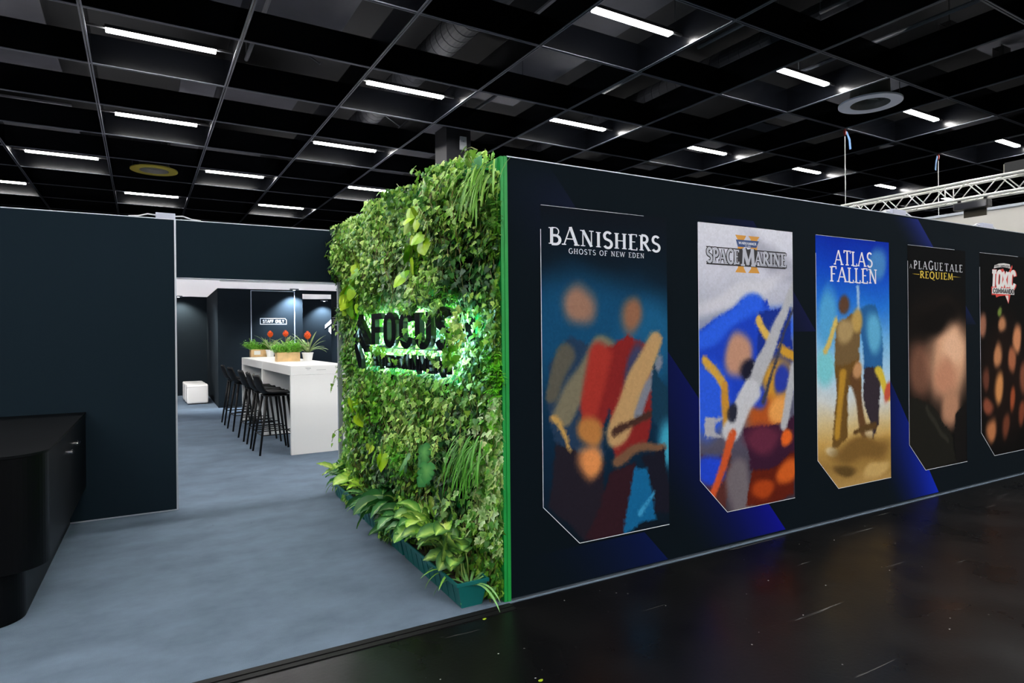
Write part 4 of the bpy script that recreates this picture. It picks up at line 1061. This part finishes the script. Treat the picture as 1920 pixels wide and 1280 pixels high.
def sstep(a, b, x):
    t = min(1, max(0, (x - a) / (b - a))); return t * t * (3 - 2 * t)
def depth_at(y, z):
    n = 0.5 + 0.28*math.sin(y*5.3 + z*2.1 + 1) + 0.22*math.sin(y*11.0 - z*7.0) + 0.16*math.sin(z*13.0 + y*3.0 + 2)
    d = 0.165 + 0.145 * n
    d *= 0.36 + 0.64 * sstep(0.0, 0.45, y)
    if z < 2.15: d *= 1 - 0.40 * sstep(2.62, 2.98, y) * (1 - sstep(1.95, 2.15, z))
    return d
def in_sign(y, z): return 0.26 < y < 2.36 and 1.235 < z < 1.695
# leaf outlines
IVY_H = [(.13,-.11),(.38,-.10),(.53,.10),(.34,.27),(.40,.50),(.19,.56),(.10,.80)]
IVY = [(0,-.02)] + IVY_H + [(0,1.0)] + [(-x, y) for x, y in reversed(IVY_H)]
HEART_H = [(.20,-.10),(.40,-.02),(.50,.22),(.44,.50),(.26,.78)]
HEART = [(0,0)] + HEART_H + [(0,1.08)] + [(-x, y) for x, y in reversed(HEART_H)]
OVAL_H = [(.14,.06),(.27,.26),(.29,.5),(.22,.76)]
OVAL = [(0,0)] + OVAL_H + [(0,1.0)] + [(-x, y) for x, y in reversed(OVAL_H)]
MONS_H = [(.2,-.08),(.44,.04),(.5,.24),(.33,.30),(.5,.40),(.45,.58),(.27,.58),(.36,.76),(.15,.94)]
MONS = [(0,0)] + MONS_H + [(0,1.05)] + [(-x, y) for x, y in reversed(MONS_H)]
def leaf_fan(mb, pos, nrm, tip, size, outline, c_in, c_out, curl=.12, rng=random):
    n = Vector(nrm).normalized(); t = Vector(tip); t = (t - n * t.dot(n))
    if t.length < 1e-3: t = Vector((0, 0, -1)) - n * (-n.z)
    t.normalize(); s = t.cross(n)
    P = Vector(pos); vs = [P + t * (size * .38)]; cs = [c_in]
    for (x, y) in outline:
        q = -curl * (abs(x) * .9 + (max(0, y - .3)) ** 2 * .8)
        vs.append(P + s * (x * size) + t * (y * size) + n * (q * size)); cs.append(c_out)
    m = len(outline)
    mb.add(vs, [(0, 1 + i, 1 + (i+1) % m) for i in range(m)], cs)
SPEC = { # palette of (inner colour, outer colour, weight), leaf size, outline
 'ivy':    ([((118,172,52),(92,148,40),5), ((70,128,44),(58,112,40),4), ((168,200,84),(150,190,70),2), ((150,190,80),(186,216,112),1)], .037, IVY),
 'dark':   ([((34,78,40),(28,68,34),5), ((60,112,48),(50,98,42),3), ((110,150,96),(126,160,110),1)], .044, IVY),
 'vari':   ([((128,188,70),(202,230,126),5), ((96,156,48),(140,192,76),3), ((176,212,96),(222,240,152),3), ((70,124,50),(84,140,56),2)], .038, IVY),
 'cream':  ([((112,172,76),(222,240,170),4), ((92,158,62),(176,212,118),3), ((190,222,146),(244,250,216),3), ((84,150,58),(120,180,82),3)], .046, IVY),
 'bright': ([((120,190,42),(100,172,36),5), ((90,156,40),(76,140,36),3), ((168,212,70),(150,200,60),1)], .043, IVY),
 'pothos': ([((186,222,42),(166,210,32),3), ((216,236,80),(196,226,52),1), ((130,192,40),(116,178,36),2)], .105, HEART),
 'grey':   ([((138,172,122),(176,198,150),4), ((100,146,96),(120,164,110),3), ((190,206,180),(214,224,200),1)], .042, IVY) }
def ivy_plant(name, y, z, ry, rz, n, kind, rng, over=False, xoff=0.0, parent=None):
    pal, size, outl = SPEC[kind]; pal = [(lin(p[0]), lin(p[1])) for p in pal for _ in range(p[2])]
    m = MB()
    strands = [(y + rng.gauss(0, ry*.6), rng.uniform(0, 6.28)) for _ in range(max(4, n // 16))]
    for k in range(n):
        sy, ph = strands[k % len(strands)]
        zz = z + rz * rng.uniform(-1.1, 1.0)
        yy = sy + 0.035 * math.sin(zz * 9 + ph) + rng.gauss(0, ry * .22)
        yy = min(3.08, max(0.015, yy)); zz = min(2.53, max(0.06, zz))
        d = max(.035, depth_at(yy, zz) - abs(rng.gauss(0, .085))) + (0.02 if rng.random() < .12 else 0) + xoff
        if not over and in_sign(yy, zz):
            if rng.random() < .25: continue
            d = rng.uniform(.05, .15)
        if over: d = rng.uniform(.245, .30)
        nr = (-1, rng.gauss(0, .55) - .12, rng.gauss(.25, .5)); tp = (rng.gauss(-.15, .35), rng.gauss(0, .6), -1)
        sz_ = size * rng.uniform(.6, 1.25); ci, co = rng.choice(pal)
        leaf_fan(m, (-d, yy, zz), nr, tp, sz_, outl, jit(ci, rng, .28), jit(co, rng, .28), rng.uniform(.05, .3))
    for (sy, ph) in strands[:max(2, len(strands) // 3)]:
        pts = []
        for q in range(7):
            zz = min(2.5, z + rz * (1 - 2*q/6)); yy = min(3.06, max(0.02, sy + 0.035*math.sin(zz*9 + ph)))
            dd = (depth_at(yy, zz) - .03 + xoff) if not (in_sign(yy, zz) and not over) else .12
            pts.append((-dd, yy, zz))
        oc = m.col; m.col = lin((112, 110, 62)); m.tube(pts, .0022, 4, cap=False); m.col = oc
    return m.build(name, M_leaf, parent or lw, colname='Leaf')
def strap_plant(name, y, z, n, L, col, rng, w=.014, parent=None, spread=.5, up=.3, x0=.13):
    m = MB(); c = lin(col)
    for k in range(n):
        d = (-rng.uniform(.15, .7), rng.gauss(0, spread * .7), rng.uniform(-.6, up))
        b = (-x0 - rng.uniform(0, .05), y + rng.gauss(0, .075), z + rng.uniform(-.07, .06))
        strap(m, b, d, L * rng.uniform(.6, 1.15), w * rng.uniform(.7, 1.3), rng.uniform(1.6, 3.2), jit(c, rng, .25), 7, .35, jit(tuple(min(1, v*1.25) for v in c), rng, .2))
    return m.build(name, M_leaf, parent or lw, smooth=True, colname='Leaf')
def fern_plant(name, y, z, ry, rz, n, rng, col=(84,140,40), over=False):
    m = MB(); c = lin(col)
    for k in range(n):
        yy = min(3.05, max(.03, y + rng.gauss(0, ry*.5))); zz = min(2.52, max(.1, z + rz * rng.uniform(-1, 1)))
        dd = (depth_at(yy, zz) - .05) if not over else .235
        if in_sign(yy, zz) and not over: dd = .12
        b = Vector((-dd, yy, zz)); d = Vector((-rng.uniform(.3, .9), rng.gauss(0, .6), rng.uniform(-.4, .7))).normalized(); l = rng.uniform(.05, .11); cc = jit(c, rng, .3)
        strap(m, b, d, l, .006, 1.2, cc, 3, .2)
        sd = d.cross(Vector((0, 0, 1))).normalized()
        for q in range(5):
            p = b + d * (l * (.2 + .17*q))
            for s in (-1, 1): strap(m, p, d * .6 + sd * s + Vector((0, 0, -.2)), .024, .009, .5, cc, 2, .1)
    return m.build(name, M_leaf, lw, colname='Leaf')
SEEDS = [(620,480,'dark'),(650,475,'vari'),(640,620,'ivy'),(645,700,'ivy'),(690,445,'vari'),(725,425,'vari'),(700,520,'ivy'),(745,500,'vari'),(735,400,'ivy'),(690,480,'vari'),
 (770,395,'bright'),(790,365,'ivy'),(830,400,'ivy'),(840,350,'vari'),(875,325,'vari'),(850,450,'dark'),(890,430,'ivy'),(920,480,'ivy'),(850,530,'dark'),(905,540,'ivy'),(700,560,'ivy'),(660,660,'ivy'),
 (760,470,'dark'),(740,560,'grey'),(780,560,'vari'),(870,580,'grey'),(915,600,'ivy'),(870,640,'dark'),(925,650,'vari'),(690,700,'ivy'),(720,740,'vari'),(770,715,'ivy'),(820,735,'vari'),(650,780,'bright'),
 (650,840,'ivy'),(700,820,'dark'),(770,800,'vari'),(745,770,'vari'),(800,780,'vari'),(840,800,'bright'),(890,760,'cream'),(920,820,'cream'),(850,880,'bright'),(830,900,'dark'),(750,870,'ivy'),(900,930,'cream'),(930,870,'cream'),
 (680,870,'ivy'),(905,990,'cream'),(870,960,'ivy'),(820,940,'dark'),(860,720,'ivy'),(880,1040,'ivy'),(740,720,'bright'),(690,780,'bright'),(640,540,'ivy'),(640,750,'ivy')]
seeds = [(lambda p: (p.y, p.z, k))(on_x(px, py, -.22 if px < 865 else -.13)) for px, py, k in SEEDS]
rng = random.Random(21)
NAMES = {'ivy': 'trailing_ivy', 'dark': 'dark_ivy', 'vari': 'variegated_ivy', 'cream': 'cream_ivy', 'bright': 'bright_ivy', 'grey': 'grey_green_ivy'}
NY, NZ = 11, 8
for a in range(NZ):
    for b in range(-1, NY):
        y = 0.13 + (b + .5 * (a % 2) * .8) * (2.92 / (NY - .4)) + rng.uniform(-.05, .05); z = 0.22 + a * (2.30 / (NZ - 1)) + rng.uniform(-.05, .05)
        edge = b < 0
        if edge: y = 0.07
        if edge and a >= NZ - 2: continue
        if a == NZ - 1: z = 2.36
        yq = y + rng.gauss(0, .06); zq = z + rng.gauss(0, .05)
        k = min(seeds, key=lambda s: (s[0]-yq)**2 + (s[1]-zq)**2)[2]
        ivy_plant(NAMES[k], y, z, .06 if edge else .19, .235, 150 if edge else 430, k, rng)
# special plants
ivy_plant('variegated_ivy', .26, 2.43, .13, .09, 120, 'vari', rng, xoff=.05)
def at(px, py, x=-.24):
    p = on_x(px, py, x); return p.y, p.z
for (px, py, ry, rz, n) in [(655,520,.11,.22,36), (648,585,.08,.10,12), (785,430,.08,.17,34), (772,485,.06,.10,14), (672,755,.08,.10,10), (700,838,.05,.05,5), (737,838,.05,.10,9), (662,640,.05,.06,4)]:
    y, z = at(px, py, -.26); ivy_plant('golden_pothos', y, z, ry, rz, n, 'pothos', rng, xoff=.06)
for (px, py, n, L, col, w) in [(907,322,26,.30,(134,178,76),.011), (895,330,26,.27,(110,160,62),.010), (888,828,26,.27,(84,150,50),.008), (872,842,22,.25,(76,138,46),.008), (880,862,20,.20,(92,160,54),.007), (845,335,16,.16,(150,190,96),.009)]:
    y, z = at(px, py, -.16); strap_plant('spider_plant', y, z, n, L, col, rng, w, spread=.28, up=-.1)
for (px, py, ry, rz, n, col) in [(822,560,.14,.10,60,(112,182,50)), (895,700,.10,.14,70,(112,196,40)), (640,700,.14,.20,60,(100,168,54)), (650,850,.16,.14,60,(100,168,54)), (760,870,.16,.08,50,(100,176,52)), (630,600,.10,.14,50,(84,142,54)), (920,380,.05,.1,30,(120,180,70))]:
    y, z = at(px, py); fern_plant('fern', y, z, ry, rz, n, rng, col)
# leaves that hang in front of the lettering
for (px, py, ry, rz, n, k) in [(707,655,.17,.035,24,'bright'), (848,650,.10,.11,70,'bright'), (862,610,.09,.10,60,'vari'), (757,622,.02,.05,3,'bright'), (790,632,.03,.02,3,'bright'), (806,600,.02,.04,4,'bright'), (741,680,.04,.03,5,'vari'), (812,676,.04,.05,10,'vari'), (697,678,.08,.03,12,'ivy'), (668,620,.05,.10,14,'ivy'), (815,575,.12,.04,40,'vari'), (760,578,.30,.025,30,'ivy')]:
    y, z = at(px, py, -.27); ivy_plant('overhanging_ivy', y, z, ry, rz, n, k, rng, over=True)
# big split leaves low in the wall
for (px, py) in [(772, 872), (796, 866), (806, 890)]:
    y, z = at(px, py, -.30); m = MB()
    for q in range(2):
        yy, zz = y + rng.uniform(-.06, .06), z + rng.uniform(-.05, .05)
        leaf_fan(m, (-.30 - .02*q, yy, zz + .06), (-1, rng.gauss(-.1, .3), rng.gauss(.3, .2)), (-.2, rng.gauss(0, .4), -1), rng.uniform(.10, .13), MONS, jit(lin((120, 180, 104)), rng, .15), jit(lin((52, 128, 72)), rng, .2), .15)
        oc = m.col; m.col = lin((90, 120, 60)); m.tube([(-.12, yy, zz - .05), (-.26, yy, zz + .09), (-.30 - .02*q, yy, zz + .06)], .003, 5); m.col = oc
    m.build('split_leaf_plant', M_leaf, lw, colname='Leaf')
# stray shoots above the top and at the far edge
for pts_px, n in [([(778,348),(786,330),(780,318),(772,317)], 5), ([(880,312),(878,292),(876,283)], 9), ([(884,305),(870,280),(884,276),(895,281)], 2), ([(748,372),(750,352),(744,345)], 3), ([(640,440),(622,450),(606,462)], 8), ([(642,460),(618,480),(604,478)], 8), ([(652,716),(628,705),(622,728)], 6), ([(652,796),(628,808),(622,828)], 6)]:
    m = MB(); P = []
    for (px, py) in pts_px:
        p = on_x(px, py, -.20 if py < 420 else (-.28 if py < 500 else -.19)); P.append(Vector((p.x, p.y, p.z)))
    m.col = lin((128, 140, 60)); m.tube(P, .003, 5)
    for k in range(n):
        t_ = (k + .7) / n * (len(P) - 1); i = min(len(P) - 2, int(t_)); q = P[i].lerp(P[i+1], t_ - i)
        leaf_fan(m, q + Vector((-.005, rng.gauss(0, .012), rng.gauss(0, .01))), (-1, rng.gauss(-.3, .5), rng.gauss(.2, .5)), (0, rng.gauss(0, .7), -1), rng.uniform(.035, .06), IVY, jit(lin((126, 170, 52)), rng, .2), jit(lin((104, 150, 42)), rng, .2))
    m.build('stray_shoot', M_leaf, lw, colname='Leaf')

for k in range(26):
    y = rng.uniform(.1, 2.95); z = rng.uniform(.5, 2.4)
    if in_sign(y, z) or in_sign(y, z - .25): continue
    d = depth_at(y, z) + .02; L = rng.uniform(.15, .42); m = MB(); m.col = lin(rng.choice([(150,170,70), (140,120,70), (120,150,60)]))
    P = [Vector((-d - .03*math.sin(q*.9), y + .03*math.sin(q*1.3 + k), z - L*q/6)) for q in range(7)]
    m.tube(P, .0025, 4)
    for q in range(6):
        leaf_fan(m, P[q] + Vector((-.004, rng.gauss(0, .012), 0)), (-1, rng.gauss(0, .5), rng.gauss(.2, .4)), (0, rng.gauss(0, .7), -1), rng.uniform(.03, .05), IVY, jit(lin((150, 196, 90)), rng, .25), jit(lin((170, 206, 110)), rng, .25))
    m.build('hanging_tendril', M_leaf, lw, colname='Leaf')
# ------------------------------------------------------------------ backlit sign in the plants
M_letter = mat('black_sign_letter', (9, 10, 13), 0.22, spec=0.5)
M_led = mat('sign_backlight', (200, 255, 240), 0.5, emit=(190, 248, 255), strength=LED)
sign = thing('illuminated_sign', 'black backlit sign reading FOCUS ENTERTAINMENT set into the plant wall', 'sign', (-0.20, 0, 0))
XF = -0.045; DEP = 0.035
def sign_letter(ch, ya, yb, z, h, thick, nm='letter'):
    w, out = glyph2d(ch, False, thick, thick)
    pcs = [([Vector((v.x / w, v.y)) for v in vs], fs, cl) for vs, fs, cl in out]
    m = MB(); put(m, pcs, (XF, ya, z), (0, yb - ya, 0), (0, 0, h), (-1, 0, 0), DEP); o = m.build(nm, M_letter, sign)
    inner = [([Vector((v.x / w, v.y)) for v in vs], fs, cl) for vs, fs, cl in glyph2d(ch, False, thick * .7, thick * .7)[1]]
    b = MB(); put(b, inner, (XF + DEP + 0.004, ya, z), (0, yb - ya, 0), (0, 0, h), (1, 0, 0)); b.build('backlight', M_led, o)
XS = -0.245
yz = lambda px, py: (lambda p: (p.y, p.z))(on_x(px, py, XS))
for ch, a, b in [('F', 697, 715.5), ('O', 719.5, 740.5), ('C', 749, 772), ('U', 778.5, 807), ('S', 816.5, 842)]:
    y0 = yz(a, 620)[0]; y1 = yz(b, 620)[0]
    sign_letter(ch, y0, y1, 1.432, 0.215, .205)
ent = 'ENTERTAINMENT'; ya = yz(697, 680)[0]; yb = yz(842, 690)[0]
wid = [SANS[c][0] + .12 for c in ent]; tot = sum(wid) - .12; acc = 0
for c, w in zip(ent, wid):
    a = ya + (yb - ya) * acc / tot; b = ya + (yb - ya) * (acc + w - .12) / tot; acc += w
    sign_letter(c, a, b, 1.272, 0.078, .22)
def zq(zx, zy): return yz(640 + zx/8, 560 + zy/8)
def emblem(pts, nm):
    Pz = [zq(*p) for p in pts]; n = len(Pz)
    vs = [(XF, y, z) for y, z in Pz] + [(XF + DEP, y, z) for y, z in Pz]
    fs = [tuple(range(n)), tuple(range(n, 2*n))[::-1]] + [(i, n+i, n+(i+1) % n, (i+1) % n) for i in range(n)]
    o = MB().add(vs, fs).build(nm, M_letter, sign)
    cy = sum(p[0] for p in Pz)/n; cz = sum(p[1] for p in Pz)/n
    b = MB().add([(XF + DEP + .004, cy + (y-cy)*.8, cz + (z-cz)*.9) for y, z in Pz], [tuple(range(n))]); b.build('backlight', M_led, o)
emblem([(268, 235), (182, 520), (176, 640), (268, 420), (372, 690), (425, 690), (418, 600), (285, 300)], 'emblem_roof')
emblem([(268, 470), (262, 640), (345, 800), (383, 800), (372, 700)], 'emblem_leg')
emblem([(196, 640), (200, 760), (262, 1040), (305, 1050), (300, 900), (236, 690)], 'emblem_foot')
for yy in (0.5, 1.1, 1.7, 2.2): MB().box(0.0, 0.175, yy - .01, yy + .01, 1.408, 1.424).build('stand_off', M_black, sign)
MB().box(-0.001, 0.012, ya if ya < yb else yb, max(ya, yb, zq(200, 700)[0]), 1.405, 1.412).build('carrier_rail', M_black, sign)

# ------------------------------------------------------------------ floor planters with plants
M_planter = mat('teal_planter_plastic', (8, 98, 96), 0.35)
def planter(y0, L, label):
    t = thing('planter_trough', label, 'planter', (-0.198, y0, 0.0045), 0, 'teal planter troughs')
    m = MB(); h = 0.143
    def ring(x0, x1, ya, yb, z): return [(x0, ya, z), (x1, ya, z), (x1, yb, z), (x0, yb, z)]
    R = [ring(-.062, .062, .02, L-.02, 0), ring(-.088, .088, .006, L-.006, h-.018), ring(-.098, .098, 0, L, h-.018), ring(-.098, .098, 0, L, h), ring(-.088, .088, .010, L-.010, h), ring(-.080, .080, .014, L-.014, h-.03)]
    vs = [p for r in R for p in r]; fs = [(3,2,1,0)]
    for i in range(len(R)-1):
        for k in range(4): fs.append((i*4+k, i*4+(k+1)%4, (i+1)*4+(k+1)%4, (i+1)*4+k))
    m.add(vs, fs)
    n = int(L / .09)
    for k in range(1, n):
        y = L * k / n; m.add([(-.066, y-.006, .01), (-.066, y+.006, .01), (-.0905, y+.006, h-.02), (-.0905, y-.006, h-.02), (-.060, y, .01), (-.084, y, h-.02)], [(0,1,2,3), (0,3,5,4), (1,4,5,2)])
    m.build('trough', M_planter, t)
    MB().box(-.079, .079, .015, L-.015, h-.045, h-.03).build('soil', M_soil, t)
    return t
PL = [planter(0.03, 0.945, 'teal planter trough at the near end of the plant wall, beside the poster wall'), planter(0.985, 0.945, 'teal planter trough in the middle of the row under the plant wall'), planter(1.94, 0.945, 'teal planter trough at the far end of the row, by the entrance')]
def blade(m, base, d, length, width, droop, pat, rng, roll=0.0):
    p = Vector(base); d = Vector(d).normalized(); side = d.cross(Vector((0, 0, 1)))
    if side.length < .05: side = Vector((0, 1, 0))
    side.normalize(); side = Matrix.Rotation(roll, 3, d) @ side
    ns = 9; cols = [-1, -.62, -.16, 0, .16, .62, 1]; vs = []; cs = []
    cm, ce, cr = [jit(lin(c), rng, .14) for c in pat[:3]]
    for i in range(ns + 1):
        s = i / ns; w = width * .5 * (math.sin(PI * s ** .85) ** .8 if 0 < s < 1 else 0) + .0006
        n = side.cross(d).normalized()
        for q, x in enumerate(cols):
            vs.append(p + side * (w * x) + n * (w * .28 * abs(x)) + n * (.004 * math.sin(i * 2.4 + q)))
            a = abs(x)
            if q == 3: c = cr
            elif a < .3: c = cm
            elif a < .8: c = tuple(cm[k]*pat[3] + ce[k]*(1-pat[3]) for k in range(3)) if i % 2 else tuple(cm[k]*pat[3]*.6 + ce[k]*(1-pat[3]*.6) for k in range(3))
            else: c = ce
            cs.append(c)
        p = p + d * (length / ns); d = (d + Vector((0, 0, -droop / ns))).normalized()
        side = (side - d * side.dot(d)).normalized()
    fs = []
    k = len(cols)
    for i in range(ns):
        for q in range(k - 1): fs.append((i*k+q, i*k+q+1, (i+1)*k+q+1, (i+1)*k+q))
    m.add(vs, fs, cs)
PAT = {'dieff': ((222,240,120),(104,178,50),(240,248,176),.85), 'diefdark': ((170,214,100),(56,132,48),(232,240,160),.45), 'cala': ((168,206,106),(40,98,52),(206,226,120),.30), 'lily': ((58,124,56),(42,102,50),(190,216,130),.4), 'lime': ((206,234,76),(160,212,58),(226,240,130),.6), 'agla': ((112,164,100),(48,112,58),(222,232,186),.4)}
def big_plant(pl, name, y, n, kind, L, W, hgt, seed, lean=-.3, stemcol=(150, 176, 96), label=None):
    rng = random.Random(seed); m = MB(); pat = PAT[kind]
    for k in range(n):
        a = rng.uniform(-1.9, 1.9); out = rng.uniform(.3, 1.0)
        dirx = -math.cos(a) * out + lean * .3; diry = math.sin(a) * out
        hh = hgt * rng.uniform(.45, 1.0)
        b0 = Vector((rng.uniform(-.03, .03), y + rng.uniform(-.05, .05), .105)); b1 = b0 + Vector((dirx * hh * .55, diry * hh * .55, hh))
        oc = m.col; m.col = lin(stemcol); m.tube([b0, b0.lerp(b1, .5) + Vector((0, 0, .03)), b1], .0045, 6); m.col = oc
        blade(m, b1, (dirx * .9 - .1, diry * .9, rng.uniform(.0, .75)), L * rng.uniform(.75, 1.15), W * rng.uniform(.8, 1.15), rng.uniform(.5, 1.5), pat, rng, rng.gauss(0, .6))
    o = m.build(name, M_leaf, pl, smooth=True, colname='Leaf')
    if label: o['label'] = label
def spider(pl, y, n, L, col, seed):
    rng = random.Random(seed); m = MB(); c = lin(col)
    for k in range(n):
        a = rng.uniform(0, 6.28)
        strap(m, (0.02*math.cos(a), y + .02*math.sin(a), .10), (math.cos(a), math.sin(a)*1.1, rng.uniform(.3, 1.0)), L*rng.uniform(.6, 1.1), .016, rng.uniform(1.4, 2.6), jit(c, rng, .2), 8, .4, jit(tuple(min(1, v*1.3) for v in c), rng, .15))
    m.build('spider_plant', M_leaf, pl, smooth=True, colname='Leaf')
a, b, c = PL
spider(a, .05, 12, .30, (112,156,96), 1); spider(a, .24, 9, .24, (120,168,72), 2)
big_plant(a, 'calathea', .16, 11, 'cala', .17, .115, .20, 3, lean=-.3); big_plant(a, 'dieffenbachia', .50, 9, 'dieff', .19, .12, .30, 4, lean=-.25, label='pale lime dieffenbachia')
big_plant(a, 'calathea', .32, 8, 'cala', .18, .12, .27, 14, lean=-.3); big_plant(a, 'dieffenbachia', .66, 10, 'diefdark', .18, .10, .24, 5); big_plant(a, 'aglaonema', .80, 11, 'agla', .22, .085, .19, 6)
big_plant(b, 'aglaonema', .08, 12, 'agla', .23, .09, .18, 7); big_plant(b, 'peace_lily', .34, 11, 'lily', .24, .10, .22, 8); big_plant(b, 'peace_lily', .60, 9, 'lily', .26, .10, .24, 9); big_plant(b, 'aglaonema', .82, 8, 'agla', .2, .07, .13, 10)
big_plant(c, 'pothos', .12, 9, 'lime', .15, .09, .14, 11); big_plant(c, 'dieffenbachia', .38, 9, 'dieff', .17, .10, .20, 12); big_plant(c, 'peace_lily', .62, 8, 'lily', .19, .08, .16, 13); big_plant(c, 'dieffenbachia', .84, 12, 'dieff', .17, .09, .17, 15); spider(c, .90, 14, .26, (126,160,70), 16); spider(b, .95, 8, .2, (110,150,60), 17)
# a few fallen leaf bits on the floors
rng = random.Random(3)
for (px, py, lab) in [(1010, 1277, 'small yellow green leaf scrap lying on the black floor at the picture bottom'), (905, 1161, 'small yellow green leaf scrap on the black floor below the near planter')]:
    p = on_z(px, py, 0.003); m = MB()
    leaf_fan(m, p, (0, 0, 1), (1, .4, 0), .03, OVAL, lin((170, 190, 50)), lin((150, 180, 40)), .2)
    tag(m.build('fallen_leaf', M_leaf, None, colname='Leaf'), lab, 'leaf')
